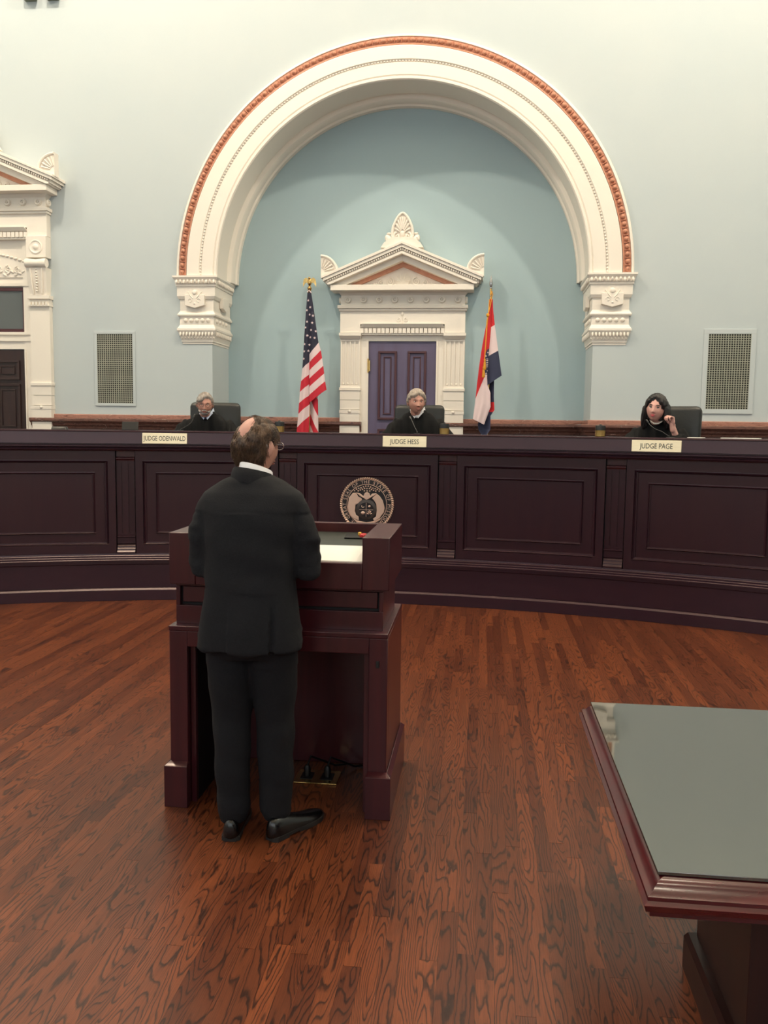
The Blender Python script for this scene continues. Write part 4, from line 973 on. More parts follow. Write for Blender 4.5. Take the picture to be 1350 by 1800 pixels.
def judge(ang, R, hp, head_top, hs, ry, rx, rz, label, hair, skin, kind):
    x, y = arc_pt(ang, R); th = -R_(ang)
    H = Vector((hp[0], hp[1], head_top-PZ-.118*hs*math.cos(rx)-.010))
    M = Matrix.Translation(H) @ Matrix.Rotation(rz, 4, 'Z') @ Matrix.Rotation(ry, 4, 'Y') @ Matrix.Rotation(rx, 4, 'X') @ Matrix.Scale(hs, 4)
    fem = kind == 'woman'; k = .9 if fem else 1.0; neck_z = H.z-.118*hs
    mb = MB(); add_head(mb, M, fem)
    nb = Vector((hp[0]*.4, .0, neck_z-.03)); mb.limb([M @ Vector((0, .015, -.05)), M @ Vector((0, .03, -.10)), nb, nb+Vector((0, .01, -.08))], [.05*k, .05*k, .055*k, .07*k], 20)
    tz = neck_z+.022
    mb.loft([sring((0, .03, z), rx_*k, ry_, 28) for z, rx_, ry_ in ((.505, .14, .11), (.7, .15, .11), (tz-.17, .17, .1), (tz-.08, .14, .085), (tz-.02, .07, .06))])
    for s in (-1, 1): mb.limb([(s*.09, .0, .585), (s*.11, -.36, .58), (s*.11, -.38, .05)], [.075, .06, .045], 14)       # thighs and shins
    sh = [Vector((s*.20*k, .02, tz-.135)) for s in (-1, 1)]
    if kind == 'woman':
        el = [Vector((-.27, -.10, .80)), Vector((.25, -.10, .80))]; wr = [Vector((-.12, -.30, .785)), Vector((.145, -.20, 1.11))]
        add_hand(mb, wr[0], (.5, -1, 0), (0, 0, -1), .3, -1, .92); add_hand(mb, wr[1], (-.12, -.05, 1), (-.75, -.55, 0), [.95, 1.05, 1.1, 1.15], 1, .98)
    elif kind == 'beard':
        el = [Vector((-.31, -.1, .80)), Vector((.31, -.1, .80))]; wr = [Vector((-.14, -.30, .79)), Vector((.10, -.40, .90))]
        add_hand(mb, wr[0], (.5, -1, 0), (0, 0, -1), .3, -1); add_hand(mb, wr[1], (-.1, -.55, .9), (0, -.8, -.6), .6, 1)
    else:
        el = [Vector((-.31, -.1, .80)), Vector((.31, -.1, .80))]; wr = [Vector((-.13, -.30, .785)), Vector((.13, -.30, .785))]
        add_hand(mb, wr[0], (.4, -1, 0), (0, 0, -1), .3, -1); add_hand(mb, wr[1], (-.4, -1, 0), (0, 0, -1), .3, 1)
    for i in (0, 1): mb.limb([sh[i], el[i], wr[i]], [.05*k, .042*k, .028*k], 14)
    o = meshobj('person', remesh(mb, .0048, 2), skin); o.location = (x, y, PZ); o.rotation_euler = (0, 0, th); tag(o, label, 'person', 'robed judges behind the bench')
    # robe
    rb = MB(); c = hp[0]*.3
    rb.loft([sring((c*q, yy, z), rx_*k, ry_, 44, 2.3) for q, yy, z, rx_, ry_ in ((0, -.10, .506, .23, .30), (0, -.06, .62, .24, .25), (0, .02, .80, .25, .17), (.3, .02, tz-.22, .285, .165), (.6, .015, tz-.14, .262, .15), (.8, .01, tz-.085, .215, .135), (1, .0, tz-.04, .15, .115), (1, -.01, tz-.005, .098, .095), (1, -.01, tz+.02, .072, .075))])
    for i in (0, 1):
        s = -1 if i == 0 else 1; w_ = el[i]+(wr[i]-el[i])*(.78 if not (kind == 'woman' and i == 1) else .55)
        rb.limb([sh[i]+Vector((s*.012, 0, -.005)), (sh[i]+el[i])/2+Vector((s*.035, 0, .0)), el[i]+Vector((s*.02, 0, 0)), w_], [.075*k, .092, .092, .085], 18)
    def folds(p, n):
        f = .006*math.sin(p.x*70+p.z*9+2*math.sin(p.y*20))+.008*noise.noise(p*9)
        return p+n*f*(1 if p.z < tz-.02 else .25)
    meshobj('robe', remesh(rb, .008, 5, folds), 'robe', o)
    # collar
    cz = tz+.012; cl = MB()
    cm = 'white' if kind == 'plain' else 'blue_shirt'
    if kind != 'woman':
        for s in (-1, 1):
            cl.loft([[(c+s*.066, -.035, cz+.035), (c+s*.074, -.03, cz+.0), (c+s*.078, -.034, cz-.005), (c+s*.07, -.04, cz+.035)], [(c+s*.044, -.098, cz-.005), (c+s*.06, -.104, cz-.025), (c+s*.062, -.112, cz-.025), (c+s*.046, -.106, cz-.005)], [(c+s*.004, -.128, cz-.055), (c+s*.018, -.132, cz-.08), (c+s*.018, -.14, cz-.08), (c+s*.004, -.136, cz-.055)]])
        cl.build('shirt_collar', cm, o)
        ti = MB(); ti.ell((c, -.132, cz-.062), (.014, .012, .016), 10, 8); ti.build('tie_knot', 'navy_tie' if kind == 'beard' else 'white', o)
    else:
        pn = MB(); N = 23
        for i in range(N):
            t = PI*(.04+.92*i/(N-1)); pn.ell((c+.076*math.cos(t), -.02-.145*math.sin(t)**.8, cz+.035-.085*math.sin(t)**1.3), .008, 10, 8)
        pn.build('pearl_necklace', 'pearl', o)
    gz = {'plain': (.3, -.3), 'beard': (0, -1), 'woman': (.9, .5)}[kind]
    face_bits(o, M, 'lip2' if fem else 'lip', 'brow_dark' if fem else 'brow_grey', hs, gz, {'plain': .75, 'beard': .45, 'woman': 1.05}[kind], fem)
    # hair
    if kind in ('plain', 'beard'):
        th_ = .021 if kind == 'plain' else .014
        def hm(d, p):
            line = .056 if d.y < -.45 else (.056+(-.45-d.y)*-.22 if d.y < .1 else -.072)
            side = abs(d.x) > .55
            if d.y < -.45: line = (.074-.55*abs(p.x))+(.018*math.sin(p.x*38) if kind == 'beard' else .006*math.sin(p.x*60))
            elif d.y < -.12: line = .022 if side else .05
            elif d.y < .25: line = -.012
            w_ = (p.z-line)/.014; w_ = max(-1, min(1, w_))
            return w_*th_*(1+.25*noise.noise(p*45)) if w_ > 0 else w_*.006
        hb = shell(M, hm); add_strands(hb, M, hm, 900, 5, (.015, .026), .0011, .002); hb.build('hair', hair, o, angle=80)
    else:
        def hm(d, p):
            line = (.078-5.5*abs(p.x)**1.6 if d.y < -.42 else (.02 if d.y < -.1 else -.1))
            w_ = max(-1, min(1, (p.z-line)/.016)); return w_*.024 if w_ > 0 else w_*.006
        hb = shell(M, hm, full=True)
        lk = MB(); hw = lambda v: M @ Vector(v)
        for s in (-1, 1):
            for q in range(4):
                y = -.012+q*.03; e_ = Vector((s*(.105+.012*q)+c, -.075+.05*q, tz-.10-.01*q))
                lk.limb([hw((s*.07, y+.01, .06)), hw((s*.094, y, .0)), hw((s*.10, y+.004, -.06)), (hw((s*.10, y, -.11))+e_)/2, e_], [.02, .022, .024, .028, .018], 10)
        for q in range(5):
            x_ = (q-2)*.036; lk.limb([hw((x_, .085, .03)), hw((x_*1.2, .105, -.05)), Vector((x_*1.6+c, .10, tz-.06)), Vector((x_*1.7+c, .12, tz-.2))], [.034, .036, .036, .02], 10)
        lk.add(hb.v, hb.f); hv = meshobj('hair', remesh(lk, .0055, 3, lambda p, n: p+n*(.003*math.sin(p.x*260+p.y*190)+.003*noise.noise(p*30))), hair, o)
    if kind == 'beard':
        def bm_(d, p):
            if d.y > .12: return -.006
            top = -.06 if abs(p.x) > .032 else -.08
            w_ = max(-1, min(1, (top-p.z)/.008)); return w_*.009+.001*noise.noise(p*90) if w_ > 0 else w_*.006
        bb = shell(M, bm_); bb.build('beard', 'beard_grey', o, angle=80); mu = MB(); mu.tube([M @ Vector((-.028, -.088, -.062)), M @ Vector((0, -.106, -.047)), M @ Vector((.028, -.088, -.062))], [.004, .007, .004], 8); mu.build('moustache', 'beard_grey', o); add_glasses(o, M)
    return o
JR = 8.95
judge(-10.98, JR, (.0, -.17), 1.945, .91, .05, .22, .10, 'bearded grey-haired judge in black robe looking down', 'hair_grey2', 'skin', 'beard')
judge(2.62, JR, (.0, -.15), 1.998, .96, 0, .10, .34, 'silver-haired clean-shaven judge in black robe below the central door', 'hair_grey', 'skin', 'plain')
judge(17.30, JR, (-.01, -.15), 1.95, 1.0, .10, -.03, -.10, 'judge with long black hair and pearl necklace, hand raised', 'hair_black', 'skin2', 'woman')

# ------------------------------------------------------------------ leather chairs
def rbox(mb, c, d, r, e=5):
    # rounded slab: superellipse rings stacked along z with rounded shoulders
    z0, z1 = c[2]-d[2]/2, c[2]+d[2]/2; rings = []
    for z, k in ((z0, .0), (z0+r*.1, .45), (z0+r*.35, .75), (z0+r*.7, .93), (z0+r, 1), ((z0+z1)/2, 1.0), (z1-r, 1), (z1-r*.7, .93), (z1-r*.35, .75), (z1-r*.1, .45), (z1, .0)):
        q = r*(1-k); rings.append(sring((c[0], c[1], z), max(.01, d[0]/2-q), max(.008, d[1]/2-q), 40, e))
    mb.loft(rings); return mb
def build_chair():
    e = empty('leather_chair')
    b = rbox(MB(), (0, .0, 1.0), (.515, .11, .62), .05); b.xf(Matrix.Translation((0, .18, 0)) @ Matrix.Translation((0, 0, .7)) @ Matrix.Rotation(R_(-5), 4, 'X') @ Matrix.Translation((0, 0, -.7))); bo = b.build('backrest', 'leather', e)
    p = MB(); p.tube([(.245*sx, .235+.014*(zz-1), zz) for sx, zz in ((-1, .75), (-1, 1.2), (-.97, 1.27), (-.9, 1.29), (.9, 1.29), (.97, 1.27), (1, 1.2), (1, .75))], .009, 8); p.build('piping', 'leather', bo)
    s = rbox(MB(), (0, -.06, .45), (.52, .50, .10), .045); s.build('seat', 'leather', e)
    for sg in (-1, 1):
        a = MB(); a.limb([(sg*.30, .16, .70), (sg*.305, -.05, .71), (sg*.30, -.20, .69)], [.03, .034, .028], 12); a.tube([(sg*.30, -.12, .69), (sg*.30, -.02, .5), (sg*.22, .0, .42)], .018, 8); a.build('armrest', 'leather', e)
    c = MB(); c.lathe([(.03, .12), (.03, .30), (.05, .31), (.05, .40)], (0, -.02, 0), 16); c.build('gas_column', 'black', e)
    for k in range(5):
        t = 2*PI*k/5+.3; l = MB(); l.tube([(0, -.02, .12), (.15*math.cos(t), -.02+.15*math.sin(t), .105), (.29*math.cos(t), -.02+.29*math.sin(t), .075)], [.03, .024, .018], 8); lo = l.build('base_leg', 'black', e)
        w_ = MB(); w_.lathe([(.02, -.018), (.03, -.012), (.03, .012), (.02, .018)], (.29*math.cos(t), -.02+.29*math.sin(t), .031), 14, 0, Matrix.Rotation(PI/2, 3, 'X')); w_.build('caster', 'black', lo)
    return e
proto = build_chair()
def copy_tree(o, parent=None):
    c = o.copy(); col.objects.link(c); c.parent = parent
    for ch in list(o.children): copy_tree(ch, c)
    return c
chairs = [proto, copy_tree(proto), copy_tree(proto)]
for o, a, dx, rz, lab in zip(chairs, (-10.55, 2.48, 17.75), (0, 0, 0), (.10, 0, -.12), ('black leather chair behind the bearded judge', 'black leather chair behind the silver-haired central judge', 'black leather chair behind the judge with long black hair')):
    p = arc_pt(a, JR+.10); o.location = (p[0], p[1], PZ); o.rotation_euler = (0, 0, -R_(a)+rz); tag(o, lab, 'chair', 'judges chairs')

# ------------------------------------------------------------------ things on the bench ledge
LZ = 1.567
def mic(a, dr, pts, lab):
    p = arc_pt(a, BR+dr); e = empty('gooseneck_microphone', (p[0], p[1], LZ)); e.rotation_euler = (0, 0, -R_(a)); tag(e, lab, 'microphone', 'gooseneck microphones')
    MB().loft([sring((0, 0, 0), .03, .04, 20, 4), sring((0, 0, .003), .03, .04, 20, 4), sring((0, 0, .007), .025, .034, 20, 4)]).build('base', 'black', e)
    MB().tube([(0, 0, .01)]+pts, [.005]+[.0034]*len(pts), 8).build('gooseneck', 'black', e)
    d = (Vector(pts[-1])-Vector(pts[-2])).normalized(); q = Vector(pts[-1]); MB().limb([q, q+d*.03], [.008, .010], 12).build('capsule', 'black', e)
mic(-12.2, .22, [(.03, .02, .03), (.07, .04, .055), (.10, .06, .085), (.115, .08, .125)], 'gooseneck microphone bending up before the bearded judge')
mic(3.05, .22, [(.0, .01, .02), (-.03, .03, .07), (-.05, .05, .11), (-.066, .07, .135)], 'gooseneck microphone pointing at the central judge\'s chin')
mic(18.4, .22, [(-.02, .02, .02), (-.07, .06, .05), (-.14, .10, .075), (-.19, .13, .112), (-.20, .135, .125)], 'gooseneck microphone reaching the mouth of the long-haired judge')
def cup():
    e = empty('lidded_cup')
    MB().lathe([(.038, .0), (.044, .003), (.045, .05), (.0455, .053), (.0455, .055)], (0, 0, 0), 28).build('gold_band', 'gold_cup', e)
    MB().lathe([(.0445, .055), (.0445, .092), (.042, .097), (.02, .099)], (0, 0, 0), 28).build('body', 'black', e)
    MB().lathe([(.012, .099), (.012, .104), (.009, .108), (.002, .109)], (0, 0, 0), 16).build('lid_knob', 'black', e)
    return e
c0 = cup()
for o, x, lab in zip((c0, copy_tree(c0), copy_tree(c0)), (-.853, .703, 2.085), ('black and gold lidded cup by the striped flag', 'black and gold lidded cup beside the central judge', 'black and gold lidded cup beside the long-haired judge')):
    a = math.degrees(math.asin(x/8.38)); p = arc_pt(a, 8.36); o.location = (p[0], p[1], LZ); tag(o, lab, 'cup', 'lidded cups on the bench')
e = empty('tilted_tablet', (-2.27, 7.86, LZ)); tag(e, 'black tablet propped on the bench left of longest nameplate', 'tablet'); e.rotation_euler = (0, 0, R_(16))
MB().bx(-.075, .075, -.004, .004, .0, .085).xf(Matrix.Shear('XZ', 4, (-.0, 0)) @ Matrix.Rotation(R_(-22), 4, 'X')).build('screen', 'black', e, bevel=.003)
MB().tube([(0, .03, .06), (0, .075, .003)], .006, 8).bx(-.04, .04, .065, .085, 0, .005).build('stand', 'black', e)
p = arc_pt(-19.6, 8.37); e = empty('keypad', (p[0], p[1], LZ)); tag(e, 'low black keypad on the bench near the dark side door', 'keypad'); e.rotation_euler = (0, 0, R_(19))
MB().loft([sring((0, 0, 0), .07, .05, 20, 6), sring((0, .004, .022), .066, .044, 20, 6), sring((0, .006, .026), .06, .04, 20, 6)]).build('body', 'black', e)
for i in range(3): MB().bx(-.045+i*.032, -.022+i*.032, -.02, .02, .026, .029).build('key', 'vent_dark', e, bevel=.001)
for a, w_, lab in ((19.9, .13, 'pale document folder lying on the bench near the long-haired judge\'s chair'), (22.3, .30, 'long pale folder on the bench at the frame\'s edge')):
    p = arc_pt(a, 8.33); e = empty('document_folder', (p[0], p[1], LZ)); tag(e, lab, 'folder', 'folders on the bench'); e.rotation_euler = (0, 0, -R_(a))
    MB().bx(-w_/2, w_/2, -.1, .1, .0, .002).build('cover', 'taupe', e); MB().bx(-w_/2+.004, w_/2-.004, -.098, .096, .002, .008).build('page_block', 'paper', e)

# ------------------------------------------------------------------ flags
K_ = .00717/5.81
def poly_at(pl, b):
    # point on polyline by normalised index-length
    ls = [0]
    for i in range(1, len(pl)): ls.append(ls[-1]+math.hypot(pl[i][0]-pl[i-1][0], pl[i][1]-pl[i-1][1]))
    q = b*ls[-1]
    for i in range(1, len(pl)):
        if q <= ls[i] or i == len(pl)-1:
            t = (q-ls[i-1])/max(1e-6, ls[i]-ls[i-1]); return (pl[i-1][0]+(pl[i][0]-pl[i-1][0])*t, pl[i-1][1]+(pl[i][1]-pl[i-1][1])*t)
def panel(mb, Lp, Rp, nu, nv, colf, depth, to3):
    vs_ = []; uv = []
    for i in range(nv+1):
        b = i/nv; l = poly_at(Lp, b); r = poly_at(Rp, b)
        for j in range(nu+1):
            a = j/nu; x, y = l[0]+(r[0]-l[0])*a, l[1]+(r[1]-l[1])*a; vs_.append(to3(x, y, depth(a, b))); uv.append((x, y, a, b))
    o = len(mb.v); mb.v += vs_
    for i in range(nv):
        for j in range(nu):
            q = [i*(nu+1)+j, i*(nu+1)+j+1, (i+1)*(nu+1)+j+1, (i+1)*(nu+1)+j]; mb.f.append(tuple(o+k for k in q))
            x = sum(uv[k][0] for k in q)/4; y = sum(uv[k][1] for k in q)/4; a = (uv[q[0]][2]+uv[q[1]][2])/2; mb.m.append(colf(x, y, a))
def in_star(x, y, cx, cy, r):
    dx, dy = x-cx, y-cy; d = math.hypot(dx, dy)
    if d > r: return False
    t = (math.atan2(dx, -dy)+PI/5) % (2*PI/5)-PI/5; t = abs(t); rin = .42*r
    # edge from (r,0) to (rin, 36deg)
    x1, y1, x2, y2 = r, 0, rin*math.cos(PI/5), rin*math.sin(PI/5); px, py = d*math.cos(t), d*math.sin(t)
    return (x2-x1)*(py-y1)-(y2-y1)*(px-x1) > 0
def flag_mesh(mb, mats, name, par):
    me = bpy.data.meshes.new(name); me.from_pydata(mb.v, [], mb.f)
    for m in mats: me.materials.append(MT[m])
    me.polygons.foreach_set('material_index', mb.m); me.polygons.foreach_set('use_smooth', [True]*len(me.polygons)); me.update()
    o = bpy.data.objects.new(name, me); col.objects.link(o); o.parent = par
    s = o.modifiers.new('cloth', 'SOLIDIFY'); s.thickness = .0025; s.offset = 0; return o
def pole_stand(e, top):
    MB().tube([(0, 0, .05), (0, 0, top)], .014, 12).build('pole', 'brass', e)
    MB().lathe([(.16, 0), (.165, .015), (.14, .03), (.06, .045), (.03, .07), (.025, .12), (.018, .14)], (0, 0, .001), 28).build('stand_base', 'brass', e)
def us_flag():
    FX, FY = -1.16, 10.9; e = empty('striped_flag', (FX, FY, PZ)); tag(e, 'red and white striped flag with starred blue field on brass pole', 'flag')
    to3 = lambda x, y, d: ((500+x/5.81-544)*.00717, d, 2.698-(470+y/5.81-600)*.00717-PZ)
    stars = [(247, 345), (268, 415), (233, 443), (262, 488), (298, 500), (292, 572), (220, 618), (280, 645), (328, 657), (272, 718), (318, 724), (212, 787), (262, 793), (208, 860), (252, 855), (204, 935), (236, 560), (240, 700)]
    def A(x, y, a):
        k = sum(1 for i in range(6) if y > (890+83*i)*(1-a)+(770+79*i)*a)
        if k == 0: return 1 if any(in_star(x, y, sx, sy, 15) for sx, sy in stars) else 0
        return 1 if k % 2 else 2
    lf = [1035, 1165, 1275, 1390, 1500, 1640]; rf = [965, 1090, 1190, 1305, 1400, 1520]
    def B(x, y, a):
        k = sum(1 for i in range(6) if y > lf[i]*(1-a)+rf[i]*a)
        if k == 0: return 1 if any(in_star(x, y, sx, sy, 15) for sx, sy in stars) else 0
        return 1 if k % 2 else 2
    def C(x, y, a):
        s = y-2*(x-262); return 2 if (1180 < s < 1340 or 1500 < s < 1610 or s > 1760) else 1
    mb = MB()
    panel(mb, [(252, 268), (260, 600), (264, 1385)], [(278, 268), (300, 400), (330, 600), (355, 760), (385, 860), (410, 1010), (430, 1160), (445, 1250)], 70, 420, A, lambda a, b: -.03-.05*b*math.sin(a*PI*.9)+.012*math.sin(a*7+b*5)*b, to3)
    panel(mb, [(236, 268), (225, 420), (212, 620), (200, 850), (190, 1030), (165, 1270), (150, 1500), (135, 1670), (125, 1830)], [(258, 268), (262, 600), (266, 1385), (262, 1600), (250, 1830)], 60, 520, B, lambda a, b: -.02-.075*b*math.sin((1-a)*PI*.8+.2)+.01*math.sin(a*9)*b, to3)
    panel(mb, [(250, 1150), (255, 1500), (225, 1830)], [(330, 1150), (348, 1330), (355, 1670), (352, 1830)], 50, 220, C, lambda a, b: .005+.03*math.sin(a*5+1), to3)
    flag_mesh(mb, ('f_navy', 'f_white', 'f_red'), 'cloth', e)
    pole_stand(e, 2.78)
    hd = MB(); hd.tube([to3(235, 262, -.02), to3(255, 245, -.024), to3(278, 272, -.02)], .008, 8); hd.build('heading', 'f_white', e)
    fn = MB(); z = 3.385-PZ
    fn.lathe([(.014, -.09), (.022, -.075), (.016, -.06), (.024, -.045), (.03, -.03), (.02, -.012), (.012, .0)], (0, 0, z), 18)
    fn.ell((0, 0, z+.05), (.026, .024, .05), 14, 10); fn.ell((0, -.02, z+.095), (.016, .02, .017), 12, 8); fn.tube([(0, -.034, z+.095), (0, -.05, z+.086)], [.007, .002], 8)
    for s in (-1, 1):
        fn.loft([[(s*.012, -.008, z+.085), (s*.012, .008, z+.085), (s*.012, .008, z+.03), (s*.012, -.008, z+.03)], [(s*.045, -.007, z+.105), (s*.045, .007, z+.105), (s*.045, .007, z+.045), (s*.045, -.007, z+.045)], [(s*.075, -.005, z+.085), (s*.075, .005, z+.085), (s*.07, .005, z+.015), (s*.07, -.005, z+.015)], [(s*.085, -.003, z+.03), (s*.085, .003, z+.03), (s*.083, .003, z-.015), (s*.083, -.003, z-.015)]])
    fn.build('eagle_finial', 'brass', e)
us_flag()
def state_flag():
    FX, FY = 1.115, 10.9; e = empty('tricolour_flag', (FX, FY, PZ)); tag(e, 'red white and blue state flag with gold cord on spear-topped pole', 'flag')
    to3 = lambda x, y, d: ((800+x/5.81-862)*.00717+.009, d, 2.701-(470+y/5.81-600)*.00717-PZ)
    def L(x, y, a):
        if y > 1330-(x-225)*2.6 and y > 1090: return 1
        ex, ey = (x-352)/52, (y-980)/150
        if ex*ex+ey*ey < 1:
            for sx, sy, r in ((318, 905, 12), (338, 870, 10), (325, 1078, 12), (338, 1050, 9)):
                if in_star(x, y, sx, sy, r): return 1
            if abs((x-333)/9) < 1 and 930 < y < 1020 and int(y/9) % 2: return 1
            return 2
        return 0
    def Rr(x, y, a):
        if y < 620-.62*(x-360): return 0
        if y < 905-.58*(x-345): return 1
        return 2
    def D(x, y, a):
        return 0 if (x > 368 and 1362 < y < 1462) else 2
    mb = MB()
    panel(mb, [(345, 342), (320, 560), (280, 800), (255, 1000), (235, 1200), (225, 1330), (213, 1450), (203, 1535)], [(356, 342), (362, 620), (346, 905), (336, 1110), (345, 1200), (372, 1270), (378, 1410), (316, 1590)], 70, 420, L, lambda a, b: -.03-.06*b*math.sin(a*PI*.85+.1)+.008*math.sin(a*11)*b, to3)
    panel(mb, [(354, 342), (362, 620), (346, 905), (336, 1110), (342, 1195)], [(373, 342), (380, 450), (400, 600), (440, 850), (480, 1097)], 60, 320, Rr, lambda a, b: -.025-.05*b*math.sin((1-a)*PI*.8)-.02*b*a, to3)
    panel(mb, [(300, 1150), (270, 1400), (255, 1590), (262, 1640), (290, 1690)], [(408, 1150), (408, 1300), (418, 1440), (380, 1500), (382, 1640), (345, 1700)], 50, 240, D, lambda a, b: .012+.03*math.sin(a*4+.5)-.03*b, to3)
    flag_mesh(mb, ('f_red2', 'f_white', 'f_blue2'), 'cloth', e); pole_stand(e, 2.8)
    sp = MB(); z = 3.27-PZ; sp.lathe([(.014, -.03), (.017, -.02), (.012, .0), (.011, .07), (.018, .075), (.018, .085), (.012, .09), (.022, .12), (.02, .15), (.012, .19), (.003, .235)], (0, 0, z), 16); sp.build('spear_finial', 'chrome', e)
    cd = MB()
    cd.tube([to3(366, 262, -.02), to3(352, 300, -.03), to3(360, 340, -.03), to3(372, 300, -.02), to3(362, 262, -.02)], .006, 8)
    cd.tube([to3(362, 335, -.035), to3(348, 420, -.05), to3(332, 490, -.07), to3(322, 600, -.085), to3(314, 800, -.10), to3(308, 930, -.105)], .006, 8); cd.tube([to3(340, 345, -.03), to3(334, 490, -.07), to3(320, 560, -.085), to3(305, 1000, -.105)], .005, 8)
    cd.ell(to3(328, 505, -.075), (.02, .018, .026), 10, 8); cd.build('gold_cord', 'gold_cord', e)
    ts = MB()
    for x, y in ((309, 935), (300, 1010)):
        p = to3(x, y, -.108); ts.lathe([(.008, 0), (.013, -.015), (.009, -.03), (.014, -.05), (.02, -.13), (.018, -.135)], p, 14)
    ts.build('tassel', 'gold_cord', e)
state_flag()

# ------------------------------------------------------------------ standing man at the lectern
def man():
    RX, RY = .172, 3.20
    hs = .97; Hc = Vector((.158-RX, 3.335-RY, 1.548)); phi = R_(27)
    M = Matrix.Translation(Hc) @ Matrix.Rotation(PI-phi, 4, 'Z') @ Matrix.Rotation(-.03, 4, 'Y') @ Matrix.Rotation(.06, 4, 'X') @ Matrix.Scale(hs, 4)
    mb = MB(); add_head(mb, M)
    nb = Vector((-.002, .065, 1.43)); mb.limb([M @ Vector((0, .01, -.05)), M @ Vector((0, .025, -.10)), nb, nb+Vector((0, -.02, -.08))], [.053, .054, .06, .075], 20)
    mb.loft([sring((0, y, z), a, b, 28) for z, y, a, b in ((.80, .0, .15, .10), (1.0, .0, .145, .095), (1.2, .01, .165, .10), (1.32, .03, .15, .085), (1.41, .045, .07, .065))])
    ank = [(-.075, .02, .10), (.088, .05, .10)]; hip = [(-.085, .0, .84), (.085, .0, .84)]; kn = [(-.088, .03, .48), (.085, .05, .48)]
    for i in (0, 1): mb.limb([hip[i], kn[i], ank[i]], [.075, .052, .038], 16)
    sh = [Vector((-.172, .02, 1.315)), Vector((.172, .025, 1.315))]; el = [Vector((-.188, .0, 1.085)), Vector((.218, .02, 1.075))]; wr = [Vector((-.13, .235, 1.133)), Vector((.14, .25, 1.135))]
    for i in (0, 1): mb.limb([sh[i]*.93+Vector((0, 0, .075)), el[i], wr[i]], [.036, .036, .027], 14)
    add_hand(mb, wr[0], (.45, 1, -.02), (.1, -.05, -1), .32, 1); add_hand(mb, wr[1], (-.35, 1, -.02), (-.1, -.05, -1), .32, -1)
    o = meshobj('person', remesh(mb, .0045, 2), 'skin'); o.location = (RX, RY, 0); tag(o, 'balding man in charcoal suit standing at the lectern, back turned', 'person')
    # jacket
    jk = MB()
    jk.loft([sring((x, y, z), a, b, 48, 2.5) for x, y, z, a, b in ((-.004, .0, .775, .203, .148), (-.002, .0, .86, .195, .145), (0, .0, .97, .178, .132), (.0, .0, 1.06, .172, .124), (0, .005, 1.15, .176, .124), (0, .015, 1.25, .185, .124), (0, .025, 1.31, .198, .118), (0, .032, 1.345, .203, .108), (0, .036, 1.37, .190, .100), (-.002, .045, 1.395, .155, .092), (-.004, .05, 1.42, .115, .084), (-.005, .055, 1.432, .085, .076), (-.006, .06, 1.44, .07, .068))])
    for i in (0, 1):
        s = -1 if i == 0 else 1; cuff = el[i]+(wr[i]-el[i])*.9
        jk.limb([sh[i]+Vector((-s*.01, 0, .0)), (sh[i]+el[i])/2+Vector((s*.012, -.004, 0)), el[i], (el[i]+cuff)/2, cuff], [.056, .06, .055, .052, .044], 20)
    def jf(p, n):
        f = .003*noise.noise(p*14)
        if abs(p.x) > .19 and p.z < 1.3: f += .006*noise.noise(Vector((p.x*10, p.y*14, p.z*38)))
        if p.z > 1.0 and p.z < 1.3 and p.y < 0: f += .0025*math.sin(p.z*45+p.x*14)
        if p.y < .0 and p.z < .985:
            t = min(1, (.985-p.z)/.1)
            if -.055 < p.x < .105: f += .007*t
            if .105 <= p.x < .12: f -= .008*t
            f += .006*math.sin(p.x*38+1.2)*t
        return p+n*f
    jo = meshobj('suit_jacket', remesh(jk, .0068, 10, jf), 'suit', o)
    cl = MB(); rings = []
    for k, (z, q) in enumerate(((1.395, .084), (1.42, .083), (1.440, .079), (1.452, .0735), (1.449, .067), (1.43, .065))): rings.append([(x, y+(z-1.47)*.25-.002, z-.016*(y-.06)/.08-.012*x/.08) for x, y, _ in sring((-.006, .062, 0), q, q*.98, 36, 2)])
    cl.loft(rings); cl.build('jacket_collar', 'suit', jo)
    sc_ = MB(); rings = []
    for z, q in ((1.43, .0655), (1.458, .0635), (1.462, .0605), (1.44, .0595)): rings.append([(x+.004, y+(z-1.47)*.35, z+.006-.014*x/.06-.016*(y-.07)/.06) for x, y, _ in sring((.0, .072, 0), q, q, 36, 2)])
    sc_.loft(rings); sc_.build('shirt_collar', 'white', o)
    for i in (0, 1):
        a = el[i]+(wr[i]-el[i])*.86; b = el[i]+(wr[i]-el[i])*.98; MB().tube([a, b], [.04, .036], 18).build('shirt_cuff', 'white', o)
    # trousers
    tr = MB(); tr.loft([sring((0, .0, z), a, b, 40, 2.5) for z, a, b in ((.985, .158, .112), (.90, .168, .122), (.82, .172, .125), (.77, .165, .115), (.74, .15, .10))])
    for i in (0, 1):
        s = -1 if i == 0 else 1; A = Vector(ank[i]); Kn = Vector(kn[i]); Hp = Vector(hip[i])
        tr.limb([Hp+Vector((0, 0, .0)), (Hp+Kn)/2+Vector((0, 0, 0)), Kn+Vector((0, .0, 0)), (Kn+A)/2+Vector((0, -.008, .02)), A+Vector((0, -.005, .0))], [.098, .092, .078, .07, .064], 24)
    def tf(p, n):
        f = .004*noise.noise(Vector((p.x*12, p.y*12, p.z*9)))
        if p.z < .70: f += .0055*noise.noise(Vector((p.x*7+p.z*5, p.y*6, p.z*11)))
        if p.z < .25: f += .0015*math.sin(p.z*70+p.x*20)
        if p.z < .05: p = Vector((p.x, p.y, max(p.z, .042)))
        return p+n*f
    meshobj('trousers', remesh(tr, .0068, 4, tf), 'trouser', o)
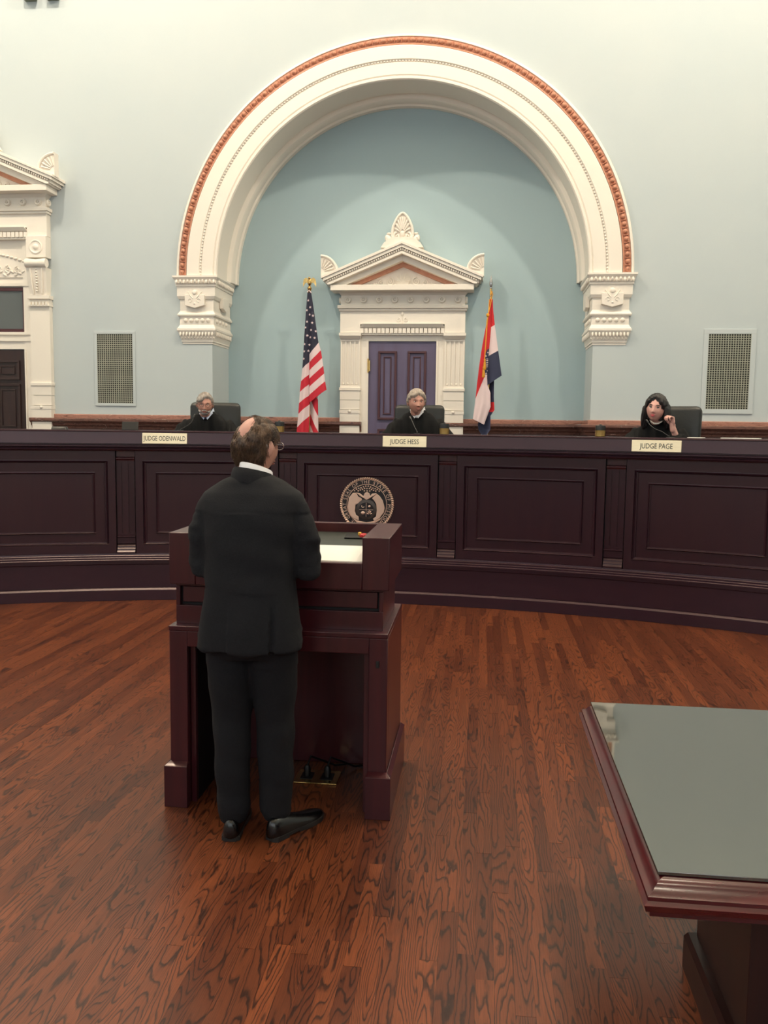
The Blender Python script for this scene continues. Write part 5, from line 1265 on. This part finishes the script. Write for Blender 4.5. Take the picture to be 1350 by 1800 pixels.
    # shoes
    for i, (hx, hy, ang) in enumerate(((-.072, -.045, R_(6)), (.088, -.02, R_(-32)))):
        up = MB(); ks = ((-.018, .012, .05, .06), (-.013, .021, .05, .074), (-.004, .029, .05, .085), (.02, .034, .05, .09), (.06, .035, .05, .088), (.10, .036, .05, .078), (.15, .041, .05, .062), (.19, .044, .05, .052), (.23, .042, .05, .046), (.262, .033, .05, .038), (.282, .016, .05, .03))
        rings = []
        for yy, hw, _, h in ks: rings.append([(hw*math.cos(t) if math.sin(t) > 0 else hw*1.0*math.cos(t), yy, .018+(h-.018)*max(0, math.sin(t))**.8) for t in [PI*k/12 for k in range(13)]]+[(-hw*.5, yy, .014), (hw*.5, yy, .014)])
        up.loft(rings); Mx = Matrix.Translation((hx, hy, 0)) @ Matrix.Rotation(ang, 4, 'Z'); up.xf(Mx); so = up.build('shoe', 'shoe', o, angle=70)
        sl = MB(); pts = [(w_*(1.06), y) for y, w_ in ((-.012, .02), (.0, .034), (.06, .036), (.12, .036), (.19, .046), (.24, .042), (.272, .028), (.288, .01))]; poly = pts+[(-a, b) for a, b in pts[::-1]]
        sl.prismz(poly, .008, .02); sl.prismz([(a, b) for a, b in poly if b < .07], .0005, .009); sl.prismz([(a, b) for a, b in poly if b > .1], .001, .009); sl.xf(Mx).build('sole', 'sole', so)
    # hair: fringe round a bald crown
    bc = Vector((.05, .66, .75)).normalized()
    def hm(d, p):
        ang = d.angle(bc)
        line = -.10 if d.y > .30 else (-.045+(.30-d.y)*.16 if d.y > -.05 else (.03 if d.y > -.42 else .066))
        if -.12 < d.y < .28 and abs(d.x) > .5: line = max(line, .03 if d.y < .2 else .0)
        w1 = (p.z-line)/.016; w2 = (ang-R_(29)-.25*noise.noise(d*4)-.10*noise.noise(d*14))/R_(20)
        w_ = max(-1, min(1, w1, w2)); thin = .45 if (d.z > .75 and d.y < .45) else 1.0
        low = 1+.6*max(0, min(1, (.0-p.z)/.08))
        return w_*.0105*thin*low*(1+.3*noise.noise(p*38)) if w_ > 0 else w_*.005
    hb = shell(M, hm, 96, 72); add_strands(hb, M, hm, 3600, 11, (.025, .055), .0008, .0035); hb.build('hair', 'hair_brown', o, angle=80)
    face_bits(o, M, 'lip', 'brow_dark', hs)
    add_glasses(o, M, 'chrome'); ha = MB(); ha.ell(M @ Vector((-.083, .033, .004)), (.005, .006, .012), 10, 8, 0, M.to_3x3()); ha.build('hearing_aid', 'white', o)
man()

bpy.data.scenes.remove(TMP)
